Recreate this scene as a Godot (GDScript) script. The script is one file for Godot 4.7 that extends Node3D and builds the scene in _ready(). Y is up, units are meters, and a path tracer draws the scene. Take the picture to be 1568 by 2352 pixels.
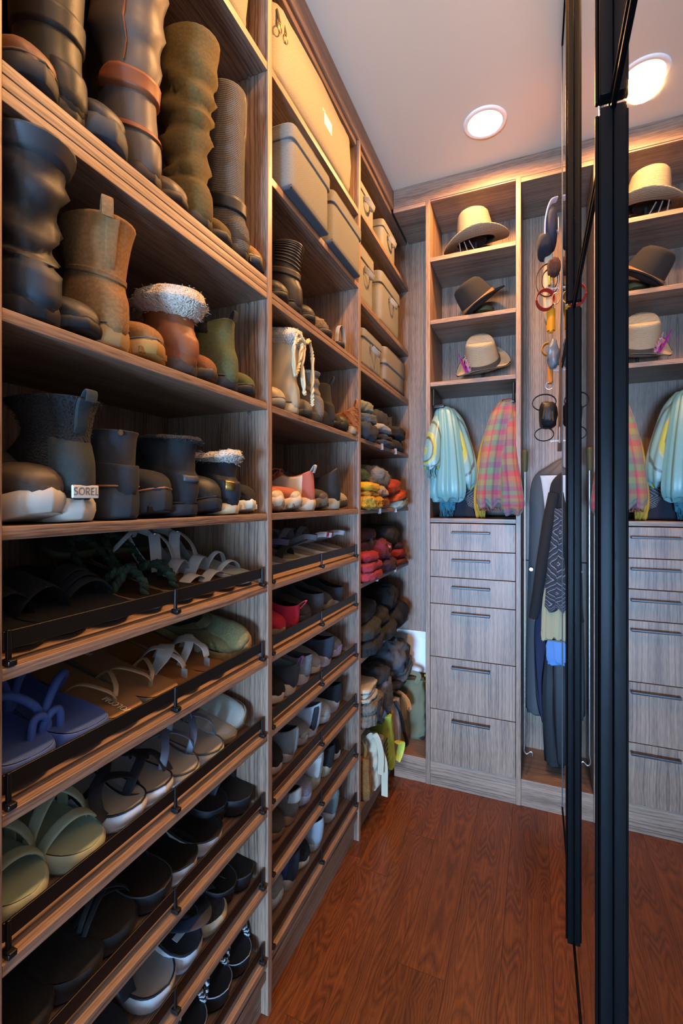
extends Node3D

const XF := -0.581      # front plane of the left shelving
const XB := -0.884      # its back panels
const ZE := -1.986      # front plane of the end cabinets
const ZB := -2.26       # their back panels
const XM := 0.072       # mirror plane
const TOP := 2.494
const CEIL := 2.576
const TILT := 0.22      # slope of the shoe shelves

var mats := {}
var tex := {}
var rng := RandomNumberGenerator.new()
var noise := FastNoiseLite.new()

class MB:
	var v := PackedVector3Array()
	var u := PackedVector2Array()
	var ix := PackedInt32Array()
	func grid(rows: Array, closed := true, cap0 := false, cap1 := false, us := 1.0, vs := 1.0) -> void:
		var n: int = rows[0].size()
		var b := v.size()
		var w := n + 1 if closed else n
		for i in rows.size():
			var r: PackedVector3Array = rows[i]
			for j in w:
				v.append(r[j % n])
				u.append(Vector2(us * j / float(n), vs * i / float(rows.size() - 1)))
		for i in rows.size() - 1:
			for j in w - 1:
				var a := b + i * w + j
				ix.append_array([a, a + 1, a + w, a + 1, a + w + 1, a + w])
		if cap0: fan(rows[0], false)
		if cap1: fan(rows[rows.size() - 1], true)
	func fan(r: PackedVector3Array, flip: bool) -> void:
		var c := Vector3.ZERO
		for p in r: c += p
		c /= r.size()
		var b := v.size()
		v.append(c); u.append(Vector2(.5, .5))
		for p in r:
			v.append(p); u.append(Vector2(.5, .5) + Vector2(p.x - c.x, p.z - c.z) * 4.0)
		for j in r.size():
			var k := b + 1 + (j + 1) % r.size()
			if flip: ix.append_array([b, b + 1 + j, k])
			else: ix.append_array([b, k, b + 1 + j])
	func tube(path: Array, rad, seg := 7, flat := 1.0) -> void:
		var rows := []
		var n := path.size()
		var prev := Vector3.ZERO
		for i in n:
			var t: Vector3 = (path[mini(i + 1, n - 1)] - path[maxi(i - 1, 0)]).normalized()
			var s := prev
			if i == 0: s = t.cross(Vector3.UP if absf(t.y) < .9 else Vector3.RIGHT)
			else: s = prev - t * prev.dot(t)
			s = s.normalized(); prev = s
			var q := s.cross(t)
			var r: float = rad if rad is float else rad[i]
			var ring := PackedVector3Array()
			for k in seg:
				var a := TAU * k / seg
				ring.append(path[i] + s * cos(a) * r + q * sin(a) * r * flat)
			rows.append(ring)
		grid(rows, true, true, true)
	# a flat band along path; side gives the width direction at each point
	func band(path: Array, side: Array, w: float, th: float) -> void:
		var rows := []
		var n := path.size()
		for i in n:
			var t: Vector3 = (path[mini(i + 1, n - 1)] - path[maxi(i - 1, 0)]).normalized()
			var s: Vector3 = side[i % side.size()]
			s = (s - t * s.dot(t)).normalized()
			var nn := t.cross(s)
			var r := PackedVector3Array()
			for k in 10:
				var a := TAU * k / 10.0
				var cx := signf(cos(a)) * pow(absf(cos(a)), .45)
				r.append(path[i] + s * cx * w * .5 + nn * sin(a) * th * .5)
			rows.append(r)
		grid(rows, true, true, true)
	func box(c: Vector3, s: Vector3, grain := 1, bev := .0012) -> void:
		var h := s * .5
		bev = minf(bev, minf(h.x, minf(h.y, h.z)) * .8)
		var off := Vector2(absf(sin(c.x * 37.1 + c.y * 91.7 + c.z * 53.3)), absf(sin(c.x * 71.3 + c.y * 17.7 + c.z * 23.9)))
		var id := {}
		for k in 8:
			var sg := Vector3(1 if k & 1 else -1, 1 if k & 2 else -1, 1 if k & 4 else -1)
			for ax in 3:
				var p := h * sg
				for o in 3:
					if o != ax: p[o] -= bev * sg[o]
				id[k * 3 + ax] = v.size()
				v.append(c + p)
				var q := c + p
				var g := grain
				if ax == grain: g = (ax + 1) % 3
				var o2 := 3 - ax - g
				u.append(Vector2(q[o2] / .6, q[g] / 1.2) + off)
		for ax in 3:
			var p := (ax + 1) % 3
			var q := (ax + 2) % 3
			for sg in 2:
				var f := []
				for e in [[0, 0], [1, 0], [1, 1], [0, 1]]:
					f.append(id[((sg << ax) | (e[0] << p) | (e[1] << q)) * 3 + ax])
				if sg == 1: ix.append_array([f[0], f[2], f[1], f[0], f[3], f[2]])
				else: ix.append_array([f[0], f[1], f[2], f[0], f[2], f[3]])
			for a in 2:
				for b in 2:    # edge along ax between the faces across p and q
					var k0 := (a << p) | (b << q)
					var k1 := k0 | (1 << ax)
					var e4 := [id[k0 * 3 + p], id[k1 * 3 + p], id[k1 * 3 + q], id[k0 * 3 + q]]
					if a == b: ix.append_array([e4[0], e4[1], e4[2], e4[0], e4[2], e4[3]])
					else: ix.append_array([e4[0], e4[2], e4[1], e4[0], e4[3], e4[2]])
	func mesh(flat := false) -> ArrayMesh:
		var n := PackedVector3Array()
		n.resize(v.size())
		for t in range(0, ix.size(), 3):
			var a := v[ix[t]]
			var m := (v[ix[t + 2]] - a).cross(v[ix[t + 1]] - a)
			for k in 3: n[ix[t + k]] += m
		# weld the normals of vertices that share a place on a seam
		if not flat:
			var at := {}
			for i in v.size():
				var key := Vector3i((v[i] * 20000.0).round())
				if at.has(key): at[key].append(i)
				else: at[key] = [i]
			for key in at:
				var l: Array = at[key]
				if l.size() > 1 and l.size() < 40:
					var ref: Vector3 = n[l[0]].normalized()
					var s := Vector3.ZERO
					var same := true
					for i in l:
						s += n[i]
						if n[i].normalized().dot(ref) < .2: same = false
					if same:
						for i in l: n[i] = s
		for i in n.size(): n[i] = n[i].normalized() if n[i].length_squared() > 1e-30 else Vector3.UP
		var arr := []
		arr.resize(Mesh.ARRAY_MAX)
		arr[Mesh.ARRAY_VERTEX] = v
		arr[Mesh.ARRAY_NORMAL] = n
		arr[Mesh.ARRAY_TEX_UV] = u
		arr[Mesh.ARRAY_INDEX] = ix
		var am := ArrayMesh.new()
		am.add_surface_from_arrays(Mesh.PRIMITIVE_TRIANGLES, arr)
		return am

# ---------- naming ----------
func numbered(called: String, parent: Node) -> String:
	var key := "count_" + called
	var k: int = parent.get_meta(key, 0)
	parent.set_meta(key, k + 1)
	return called if k == 0 else "%s_%03d" % [called, k]
func thing(called: String, label: String, category: String, group := "") -> Node3D:
	var o := Node3D.new()
	o.name = numbered(called, self)
	add_child(o, true)
	tag(o, label, category, group)
	return o
func tag(o: Node, label: String, category: String, group := "") -> void:
	o.set_meta("label", label)
	o.set_meta("category", category)
	if group: o.set_meta("group", group)
func put(mb: MB, called: String, m: Material, parent: Node = self, flat := false) -> MeshInstance3D:
	var o := MeshInstance3D.new()
	o.mesh = mb.mesh(flat)
	o.material_override = m
	o.name = numbered(called, parent)
	o.cast_shadow = GeometryInstance3D.SHADOW_CASTING_SETTING_ON
	parent.add_child(o, true)
	return o
func bx(called: String, c: Vector3, s: Vector3, m: Material, parent: Node = self, grain := 1, bev := .0012) -> MeshInstance3D:
	var mb := MB.new()
	mb.box(c, s, grain, bev)
	return put(mb, called, m, parent, true)
func struct(o: Node, label := "") -> void:
	o.set_meta("kind", "structure")
	if label: o.set_meta("label", label)
func clear_counts(n: Node) -> void:
	for k in n.get_meta_list():
		if str(k).begins_with("count_"): n.remove_meta(k)
	for c in n.get_children(): clear_counts(c)

# ---------- textures and materials ----------
func fit(img: Image) -> ImageTexture:
	img.generate_mipmaps()
	return ImageTexture.create_from_image(img)
func wood_image(w: int, h: int, seed_: int, dark: Color, mid: Color, light: Color) -> ImageTexture:
	var n1 := FastNoiseLite.new(); n1.seed = seed_; n1.frequency = 1.0; n1.fractal_octaves = 2
	var n2 := FastNoiseLite.new(); n2.seed = seed_ + 7; n2.frequency = 1.0; n2.fractal_octaves = 1
	var img := Image.create(w, h, false, Image.FORMAT_RGB8)
	for y in h:
		var my := absf(float(y) / h * 2.0 - 1.0)     # mirrored so that the ends meet
		for x in w:
			var cx := absf(float(x) / w * 2.0 - 1.0)
			var bend := n2.get_noise_2d(cx * 1.7, my * 2.2)
			var g := n1.get_noise_2d((cx + bend * .018) * 50.0, my * .45)
			var broad := n1.get_noise_2d(cx * 5.0 + 40.0, my * .7)
			var f := n2.get_noise_2d(cx * w * .40, my * h * .012)
			var k := clampf(.5 + g * .42 + broad * .30 + f * .26, 0, 1)
			img.set_pixel(x, y, dark.lerp(mid, k * 2.0) if k < .5 else mid.lerp(light, k * 2.0 - 1.0))
	return fit(img)
func oak_image(seed_: int) -> ImageTexture:
	var n1 := FastNoiseLite.new(); n1.seed = seed_; n1.frequency = 1.0; n1.fractal_octaves = 2
	var n2 := FastNoiseLite.new(); n2.seed = seed_ + 3; n2.frequency = 1.0; n2.fractal_octaves = 1
	var img := Image.create(448, 1536, false, Image.FORMAT_RGB8)
	var a := Color("34190b"); var b := Color("613417"); var c := Color("824b20")
	for y in 1536:
		var cy := absf(y / 768.0 - 1.0)
		for x in 448:
			var cx := absf(x / 224.0 - 1.0)
			var warp := n1.get_noise_2d(cx * 1.1, cy * 1.3)
			var ring := sin((cx * 5.0 + warp * 4.0 + cy * .6) * 9.0)                # growth rings
			var g := (ring * absf(ring)) * .18
			var p := n2.get_noise_2d(cx * 190.0, cy * 17.0)                         # open pores
			var p2 := n2.get_noise_2d(cx * 90.0 + 31.0, cy * 5.0)
			var q := n2.get_noise_2d(cx * 3.0 + 9.0, cy * 1.6) * .12
			var k := clampf(.60 + g + q + p2 * .16 - maxf(0.0, p) * .45, 0, 1)
			img.set_pixel(x, y, a.lerp(b, k * 2.0) if k < .5 else b.lerp(c, k * 2.0 - 1.0))
	return fit(img)
func noise_tex(seed_: int, freq: float, octaves: int, bump: float, kind := FastNoiseLite.TYPE_SIMPLEX_SMOOTH, w := 256) -> ImageTexture:
	var n := FastNoiseLite.new()
	n.seed = seed_; n.noise_type = kind; n.frequency = freq; n.fractal_octaves = octaves
	var img: Image = n.get_seamless_image(w, w)
	if bump > 0:
		img.bump_map_to_normal_map(bump)
	return fit(img)
func weave_tex(rib: bool) -> ImageTexture:
	var img := Image.create(128, 128, false, Image.FORMAT_RGB8)
	for y in 128:
		for x in 128:
			var k := 0.0
			if rib: k = absf(sin(PI * x / 16.0)) * .6 + .4 * absf(sin(PI * (y + absf(fmod(x, 16.0) - 8.0)) / 8.0))
			else: k = (sin(TAU * x / 8.0) if (int(y / 4.0) + int(x / 4.0)) % 2 == 0 else sin(TAU * y / 8.0)) * .4 + .5
			img.set_pixel(x, y, Color(k, k, k))
	img.bump_map_to_normal_map(6.0)
	return fit(img)
func mt(kind: String, hex: String) -> StandardMaterial3D:
	var key := kind + hex
	if mats.has(key): return mats[key]
	var m := StandardMaterial3D.new()
	m.albedo_color = Color(hex)
	m.roughness = .6
	var tri := ""
	var sc := 12.0
	match kind:
		"leather": m.roughness = .50; tri = "leather"; sc = 34.0; m.normal_scale = .16; m.metallic_specular = .38
		"patent": m.roughness = .18
		"suede": m.roughness = .95; tri = "suede"; sc = 30.0; m.normal_scale = .35; m.rim_enabled = true; m.rim = .16; m.rim_tint = .8
		"rubber": m.roughness = .55; tri = "suede"; sc = 30.0; m.normal_scale = .10; m.metallic_specular = .35
		"foam": m.roughness = .75; tri = "suede"; sc = 26.0; m.normal_scale = .25
		"fabric": m.roughness = .92; tri = "weave"; sc = 40.0; m.normal_scale = .45; m.rim_enabled = true; m.rim = .12; m.rim_tint = .7
		"mesh": m.roughness = .85; tri = "weave"; sc = 18.0; m.normal_scale = .8
		"knit": m.roughness = .95; tri = "rib"; sc = 22.0; m.normal_scale = .8; m.rim_enabled = true; m.rim = .16; m.rim_tint = .8
		"chunky": m.roughness = .95; tri = "rib"; sc = 11.0; m.normal_scale = 1.0; m.rim_enabled = true; m.rim = .16; m.rim_tint = .8
		"fur": m.roughness = 1.0; tri = "fur"; sc = 12.0; m.normal_scale = 1.6; m.rim_enabled = true; m.rim = .25; m.rim_tint = .6
		"satin": m.roughness = .38; m.rim_enabled = true; m.rim = .3
		"metal": m.metallic = 1.0; m.roughness = .28
		"black": m.roughness = .38; m.metallic = .3
		"plain": m.roughness = .7
		"bin": m.roughness = .95; tri = "weave"; sc = 60.0; m.normal_scale = .35
	if tri:
		m.normal_enabled = true
		m.normal_texture = tex[tri]
		m.uv1_triplanar = true
		m.uv1_scale = Vector3.ONE * sc
	if kind == "bin" or kind == "suede" or kind == "fur" or kind == "chunky":
		m.detail_enabled = true
		m.detail_blend_mode = BaseMaterial3D.BLEND_MODE_MUL
		m.detail_albedo = tex["mottle"]
		m.detail_uv_layer = BaseMaterial3D.DETAIL_UV_1
	mats[key] = m
	return m
func make_textures() -> void:
	tex["leather"] = noise_tex(3, .09, 3, 5.0, FastNoiseLite.TYPE_CELLULAR)
	tex["suede"] = noise_tex(5, .12, 3, 6.0)
	tex["fur"] = noise_tex(8, .07, 4, 9.0)
	tex["weave"] = weave_tex(false)
	tex["rib"] = weave_tex(true)
	var mo := FastNoiseLite.new()
	mo.seed = 21; mo.frequency = .02; mo.fractal_octaves = 4
	var img: Image = mo.get_seamless_image(256, 256)
	img.convert(Image.FORMAT_RGB8)
	for y in 256:
		for x in 256:
			var k := .74 + .26 * img.get_pixel(x, y).r
			img.set_pixel(x, y, Color(k, k, k))
	tex["mottle"] = fit(img)
	var wv := StandardMaterial3D.new()
	wv.albedo_texture = wood_image(640, 1024, 11, Color("47352a"), Color("7b6350"), Color("9b7f69"))
	wv.roughness = .46
	mats["wood"] = wv
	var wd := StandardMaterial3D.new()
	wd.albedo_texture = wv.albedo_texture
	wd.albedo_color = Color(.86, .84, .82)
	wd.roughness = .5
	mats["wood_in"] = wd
	for k in 3:
		var fm := StandardMaterial3D.new()
		fm.albedo_texture = oak_image(40 + k * 11)
		fm.roughness = .34
		fm.albedo_color = [Color(.96, .95, .93), Color(.88, .86, .84), Color(1, .97, .95)][k]
		mats["oak%d" % k] = fm

func _ready() -> void:
	rng.seed = 4242
	noise.seed = 9
	noise.frequency = 1.0
	# ----- camera -----
	var cam := Camera3D.new()
	cam.name = "camera"
	cam.position = Vector3(0, 1.2127, 0)
	cam.rotation = Vector3(0, .3938, 0)
	cam.near = .05
	cam.far = 60.0
	cam.projection = Camera3D.PROJECTION_FRUSTUM
	cam.size = .05 * 2352.0 / 1074.4
	cam.frustum_offset = Vector2(-.7 / 1074.4 * .05, -26.8 / 1074.4 * .05)
	add_child(cam)
	cam.current = true
	# ----- surroundings -----
	var we := WorldEnvironment.new()
	we.name = "surroundings"
	var en := Environment.new()
	en.background_mode = Environment.BG_COLOR
	en.background_color = Color(.55, .65, .8)
	en.background_energy_multiplier = .6
	en.tonemap_mode = Environment.TONE_MAPPER_LINEAR
	en.tonemap_exposure = 1.0
	en.sdfgi_enabled = true
	en.ssao_enabled = true
	en.ssil_enabled = true
	we.environment = en
	add_child(we)
	make_textures()
	lights()
	room()
	cabinets()
	doors()
	stuff_in()
	clear_counts(self)

func lights() -> void:
	var warm := Color(1.0, .72, .44)
	var names_ := ["round recessed downlight glowing white in the ceiling near the hat cabinet", "round recessed downlight in the ceiling beside the middle shelving unit", "round recessed downlight in the ceiling above the tall boots", "round recessed downlight in the ceiling nearest the window"]
	for k in 4:
		var z: float = [-1.756, -1.0, -.25, .6][k]
		var t := thing("ceiling_downlight", names_[k], "ceiling light")
		t.position = Vector3(-.171, CEIL, z)
		var ring := MB.new()
		var rows := []
		for q in [[.0600, -.003], [.0610, -.006], [.070, -.0065], [.0745, -.004], [.0755, 0.0]]:
			var r := PackedVector3Array()
			for a in 48: r.append(Vector3(cos(TAU * a / 48) * q[0], q[1], sin(TAU * a / 48) * q[0]))
			rows.append(r)
		ring.grid(rows)
		put(ring, "trim_ring", mt("plain", "e8e0d6"), t)
		var disc := MB.new()
		var dr := []
		for q in [[.0605, -.0025], [.03, -.0045], [.002, -.005]]:
			var r := PackedVector3Array()
			for a in 48: r.append(Vector3(cos(TAU * a / 48) * q[0], q[1], sin(TAU * a / 48) * q[0]))
			dr.append(r)
		disc.grid(dr, true, false, true)
		var gm := StandardMaterial3D.new()
		gm.albedo_color = Color.WHITE
		gm.emission_enabled = true
		gm.emission = Color(1.0, .93, .82)
		gm.emission_energy_multiplier = 3.0
		put(disc, "lamp_disc", gm, t)
		var sp := SpotLight3D.new()
		sp.name = "lamp_light"
		sp.position = Vector3(0, -.02, 0)
		sp.rotation.x = -PI / 2
		sp.spot_angle = 88.0
		sp.spot_angle_attenuation = .28
		sp.spot_range = 8.0
		sp.light_color = warm
		sp.light_energy = [2.0, 2.1, .85, .35][k]
		sp.light_size = .055
		sp.shadow_enabled = true
		t.add_child(sp)
	var al := AreaLight3D.new()
	al.name = "window_light"
	al.area_size = Vector2(.95, .9)
	al.position = Vector3(-.2, .60, 3.38)
	al.light_color = Color(.60, .79, 1.0)
	al.rotation.x = -.35
	al.light_energy = 60.0
	al.shadow_enabled = true
	add_child(al)

func room() -> void:
	var wall := mt("plain", "b8b0a6")
	var o := bx("wall_left", Vector3(-.945, 1.29, .55), Vector3(.1, 2.6, 5.9), wall); struct(o)
	o = bx("wall_right", Vector3(.74, 1.29, .55), Vector3(.1, 2.6, 5.9), wall); struct(o)
	o = bx("wall_end", Vector3(-.1, 1.29, -2.34), Vector3(1.79, 2.6, .1), wall); struct(o)
	o = bx("ceiling", Vector3(-.1, CEIL + .05, .55), Vector3(1.79, .1, 5.9), mt("plain", "c9c2b0")); struct(o)
	# the wall behind the camera, with the window that lets in the daylight
	var wb := Node3D.new()
	wb.name = "wall_back"
	add_child(wb)
	struct(wb)
	bx("panel", Vector3(-.82, 1.29, 3.5), Vector3(.24, 2.6, .1), wall, wb)
	bx("panel", Vector3(.52, 1.29, 3.5), Vector3(.44, 2.6, .1), wall, wb)
	bx("panel", Vector3(-.2, 1.915, 3.5), Vector3(1.0, 1.35, .1), wall, wb)
	bx("panel", Vector3(-.2, .06, 3.5), Vector3(1.0, .12, .1), wall, wb)
	var wn := Node3D.new()
	wn.name = "window_1"
	add_child(wn)
	struct(wn)
	for q in [[-.69, .02], [.29, .02]]: bx("window_frame", Vector3(q[0], .68, 3.5), Vector3(.03, 1.11, .08), mt("plain", "e6e6e6"), wn)
	for y in [.135, 1.225]: bx("window_frame", Vector3(-.2, y, 3.5), Vector3(.95, .03, .08), mt("plain", "e6e6e6"), wn)
	var gl := StandardMaterial3D.new()
	gl.albedo_color = Color(.6, .7, .8)
	gl.emission_enabled = true
	gl.emission = Color(.62, .8, 1.0)
	gl.emission_energy_multiplier = .6
	gl.roughness = .1
	bx("pane", Vector3(-.2, .68, 3.51), Vector3(.95, 1.05, .01), gl, wn)
	# floor: oak planks running along the room, each board its own piece
	var fl := Node3D.new()
	fl.name = "floor"
	add_child(fl)
	struct(fl)
	bx("subfloor", Vector3(-.1, -.045, .55), Vector3(1.79, .06, 5.9), mt("plain", "2c1408"), fl)
	rng.seed = 77
	var xs := [-.90, -.775, -.652, -.548, -.442, -.336, -.212, -.085, .04, .165, .29, .415, .54, .69]
	for i in xs.size() - 1:
		var z := -2.29
		var first := true
		while z < 3.4:
			var l := rng.randf_range(.45, 1.0)
			if first:
				l = [.4, .6, .8, .9, .62, .32, .38, .75, .5, .7, .4, .6, .5][i]
				if i == 3: l = .84
				first = false
			var z1 := minf(z + l, 3.4)
			var mb := MB.new()
			mb.box(Vector3((xs[i] + xs[i + 1]) / 2, -.0075, (z + z1) / 2), Vector3(xs[i + 1] - xs[i] - .0004, .015, z1 - z - .0004), 2, .0004)
			var off := Vector2(rng.randf(), rng.randf())
			for k in mb.u.size(): mb.u[k] = Vector2(mb.u[k].x * 2.4, mb.u[k].y * .9) + off
			put(mb, "plank", mats["oak%d" % rng.randi_range(0, 2)], fl, true)
			z = z1

func cabinets() -> void:
	var W: Material = mats["wood"]
	var WI: Material = mats["wood_in"]
	var xc := (XF + XB) / 2
	var dx := XF - XB
	# crowns
	var o := bx("trim_1", Vector3(XF - .009, (TOP + CEIL) / 2, -.15), Vector3(.018, CEIL - TOP, 3.68), W, self, 2); struct(o, "walnut crown board above the shoe shelves")
	o = bx("trim_2", Vector3(.055, (TOP + CEIL) / 2, ZE - .009), Vector3(1.27, CEIL - TOP, .018), W, self, 0); struct(o, "walnut crown board above the hat cabinet")
	# three left units
	var zs := [[-.337, -.9475, 0], [-.9475, -1.5575, 1], [-1.5575, ZB, 2]]
	var ti := ["walnut shelving unit nearest the camera, holding tall boots above slanted sandal shelves", "middle walnut shelving unit with fabric boxes on top and slanted sneaker shelves", "far walnut shelving unit in the corner with lidded boxes and folded knitwear"]
	for q in zs:
		var b: int = q[2]
		var t := thing(["shoe_cabinet", "shoe_cabinet", "shelf_cabinet"][b], ti[b], "shelving")
		var z0: float = q[0] - (.019 if b == 0 else .019)
		var z1: float = q[1]
		var zc := (z0 + z1) / 2
		var dz := z0 - z1
		if b == 0: bx("side_panel", Vector3(xc, 1.247, -.3465), Vector3(dx, TOP, .019), W, t)
		if b < 2: bx("side_panel", Vector3(xc, 1.247, z1 - .0095), Vector3(dx, TOP, .019), W, t)
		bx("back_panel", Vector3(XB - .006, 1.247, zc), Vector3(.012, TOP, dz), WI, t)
		bx("top_panel", Vector3(xc, TOP - .0095, zc), Vector3(dx - .02, .019, dz), W, t, 2)
		bx("toe_kick", Vector3(XF - .028, .0475, zc), Vector3(.018, .095, dz), W, t, 2)
		bx("base_shelf", Vector3(xc - .002, .094, zc), Vector3(dx - .006, .02, dz), W, t, 2)
		if b == 2: bx("end_panel", Vector3(xc, 1.247, ZB - .006), Vector3(dx, TOP, .012), W, t)
		var flat: Array = [[[2.2415, .019], [1.7355, .05], [1.4415, .0165], [1.1815, .0165]], [[2.2465, .019], [1.985, .019], [1.711, .029], [1.4395, .0165], [1.1815, .0165]], [[2.262, .019], [1.943, .021], [1.709, .030], [1.438, .0155], [1.178, .0155], [.911, .0165], [.639, .0165], [.382, .0165]]][b]
		for s in flat:
			var fx: float = .002
			if s[1] > .045:
				for k in 3: bx("shelf", Vector3(xc - fx / 2, s[0] - .0083 - k * .01675, zc), Vector3(dx - fx, .0160, dz), W, t, 2, .001)
			elif s[1] > .025:
				bx("shelf", Vector3(xc - fx / 2, s[0] - .0065, zc), Vector3(dx - fx, .0125, dz), W, t, 2, .001)
				bx("shelf", Vector3(xc - fx / 2, s[0] - .0065 - .0147, zc), Vector3(dx - fx, s[1] - .0147, dz), W, t, 2, .001)
			else:
				bx("shelf", Vector3(xc - fx / 2, s[0] - s[1] / 2, zc), Vector3(dx - fx, s[1], dz), W, t, 2)
			if b < 2:
				for e in [-1, 1]:
					var pin := MB.new()
					pin.tube([Vector3(XF - .05, s[0] - s[1] - .004, zc + e * dz / 2), Vector3(XF - .05, s[0] - s[1] - .004, zc + e * (dz / 2 - .008))], .003, 8)
					put(pin, "shelf_pin", mt("metal", "b9b9b9"), t)
		if b < 2:
			for y in [1.012, .839, .661, .483, .306, .132]:
				slanted(t, y, zc, dz)
		else:
			for y in [1.438, 1.178, .911, .639, .382]:
				var zz: Array = {1.438: [-1.83, -2.03], 1.178: [-1.80, -2.03], .911: [-1.765, -2.02], .639: [-1.775, -2.04], .382: [-1.79, -2.04]}[y]
				for z in zz:
					var dv := thing("acrylic_divider", "clear acrylic divider, " + ("nearer" if z > -1.9 else "farther") + " one clipped to the " + {1.438: "navy hats shelf", 1.178: "yellow and orange knit shelf", .911: "burgundy knit shelf", .639: "black knit shelf", .382: "grey mohair shelf"}[y], "shelf divider")
					dv.position = Vector3(XF, y, z)
					bx("pane", Vector3(-.135, .075, 0), Vector3(.23, .15, .003), glass(), dv, 1, .0004)
					bx("clip", Vector3(-.002, -.006, 0), Vector3(.012, .026, .010), glass2(), dv, 1, .001)
	# corner cabinet, drawer cabinet and hanging bay of the end wall
	var t := thing("corner_cabinet", "open walnut corner bay with a raised base and a pale access plate", "cabinet")
	end_base(t, XF + .004, -.437)
	bx("back_panel", Vector3((XF - .437) / 2, 1.247, ZB - .006), Vector3(-XF - .437, TOP, .012), W, t)
	bx("top_panel", Vector3(-.509, TOP - .0095, (ZE + ZB) / 2), Vector3(.144, .019, ZE - ZB - .002), W, t, 0)
	t = thing("drawer_cabinet", "tall walnut cabinet with hat shelves, a scarf niche and six drawers", "cabinet")
	end_base(t, -.418, -.075)
	for x in [-.4275, -.0655]: bx("side_panel", Vector3(x, TOP / 2 + .002, (ZE + ZB) / 2), Vector3(.019, TOP + .004, ZE - ZB), W, t)
	var cx := -.2465
	var cw := .343
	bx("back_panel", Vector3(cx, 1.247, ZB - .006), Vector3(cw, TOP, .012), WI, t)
	bx("top_panel", Vector3(cx, TOP + .004, (ZE + ZB) / 2 - .002), Vector3(cw, .019, ZE - ZB - .004), W, t, 0)
	for y in [2.248, 1.981, 1.716, 1.137]: bx("shelf", Vector3(cx, y - .009, (ZE + ZB) / 2 - .001), Vector3(cw, .018, ZE - ZB - .002), W, t, 0)
	var dy := [1.1166, 1.0018, .889, .7758, .5506, .3283, .1035]
	for i in 6:
		var c := Vector3(cx, (dy[i] + dy[i + 1]) / 2, ZE - .008)
		var d := bx("drawer", c, Vector3(cw - .003, dy[i] - dy[i + 1] - .0025, .018), W, t)
		var hb := MB.new()
		var hy: float = dy[i] - c.y - (.038 if i < 3 else .033)
		hb.box(Vector3(-.0025, hy, .029), Vector3(.153, .0085, .009), 0, .001)
		hb.box(Vector3(-.0745, hy, .018), Vector3(.009, .0085, .022), 0, .001)
		hb.box(Vector3(.0695, hy, .018), Vector3(.009, .0085, .022), 0, .001)
		for k in hb.v.size(): hb.v[k] += c
		put(hb, "handle", mt("black", "2b2f33"), d, true)
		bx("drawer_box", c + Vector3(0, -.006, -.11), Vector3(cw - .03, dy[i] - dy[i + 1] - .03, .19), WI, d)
	t = thing("wardrobe_bay", "open walnut hanging bay right of the drawer cabinet, reaching behind the mirrored doors", "cabinet")
	end_base(t, -.056, .685)
	bx("back_panel", Vector3(.314, 1.72, ZB - .006), Vector3(.740, 1.55, .012), W, t)
	bx("back_panel", Vector3(.314, .4715, ZB - .006), Vector3(.740, .941, .012), W, t)
	bx("top_panel", Vector3(.314, TOP - .0095, (ZE + ZB) / 2), Vector3(.740, .019, ZE - ZB - .002), W, t, 0)
	var ap := thing("access_plate", "pale blue-grey access plate low on the back of the corner bay", "access panel")
	ap.position = Vector3(-.59, .475, ZB)
	bx("plate", Vector3(0, 0, .004), Vector3(.30, .20, .008), mt("plain", "d9dde0"), ap)
	bx("cover", Vector3(0, -.012, .009), Vector3(.292, .168, .004), mt("plain", "e2e6e8"), ap)

func end_base(t: Node3D, xa: float, xb: float) -> void:
	var W: Material = mats["wood"]
	bx("toe_kick", Vector3((xa + xb) / 2, .0455, ZE - .012), Vector3(xb - xa, .091, .018), W, t, 0)
	bx("base_panel", Vector3((xa + xb) / 2, .0955, (ZE + ZB) / 2 - .002), Vector3(xb - xa, .019, ZE - ZB - .004), W, t, 0)

func glass() -> StandardMaterial3D:
	if not mats.has("glass"):
		var m := StandardMaterial3D.new()
		m.transparency = BaseMaterial3D.TRANSPARENCY_ALPHA
		m.albedo_color = Color(.9, .95, .97, .03)
		m.roughness = .04
		mats["glass"] = m
	return mats["glass"]
func glass2() -> StandardMaterial3D:
	if not mats.has("glass2"):
		var m := StandardMaterial3D.new()
		m.transparency = BaseMaterial3D.TRANSPARENCY_ALPHA
		m.albedo_color = Color(.8, .84, .86, .25)
		m.roughness = .08
		mats["glass2"] = m
	return mats["glass2"]

# one slanted shoe shelf: deck, front lip, black fence on three posts
func slanted(t: Node3D, y: float, zc: float, dz: float) -> void:
	var W: Material = mats["wood"]
	var tl := tan(TILT)
	var mb := MB.new()
	var l := .30 / cos(TILT)
	mb.box(Vector3(-l / 2, -.008, 0), Vector3(l, .016, dz), 2)
	var bs := Basis(Vector3.BACK, -TILT)
	for k in mb.v.size(): mb.v[k] = bs * mb.v[k] + Vector3(XF - .003, y, zc)
	var d := put(mb, "shoe_shelf", W, t, true)
	bx("lip", Vector3(XF - .0065, y - .0070, zc), Vector3(.010, .0150, dz), W, d, 2)
	var fe := MB.new()
	fe.box(Vector3(XF - .011, y + .031, zc), Vector3(.004, .023, dz - .012), 2, .001)
	var f := put(fe, "fence_rail", mt("black", "15120f"), t, true)
	for e in [-1, 0, 1]:
		var pb := MB.new()
		var z: float = zc + e * (dz / 2 - .012)
		pb.box(Vector3(XF - .0085, y + .0225, z), Vector3(.005, .043, .006), 1, .001)
		pb.box(Vector3(XF - .007, y + .005, z), Vector3(.016, .008, .011), 1, .0015)
		put(pb, "fence_post", mt("black", "121212"), f, true)

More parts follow.
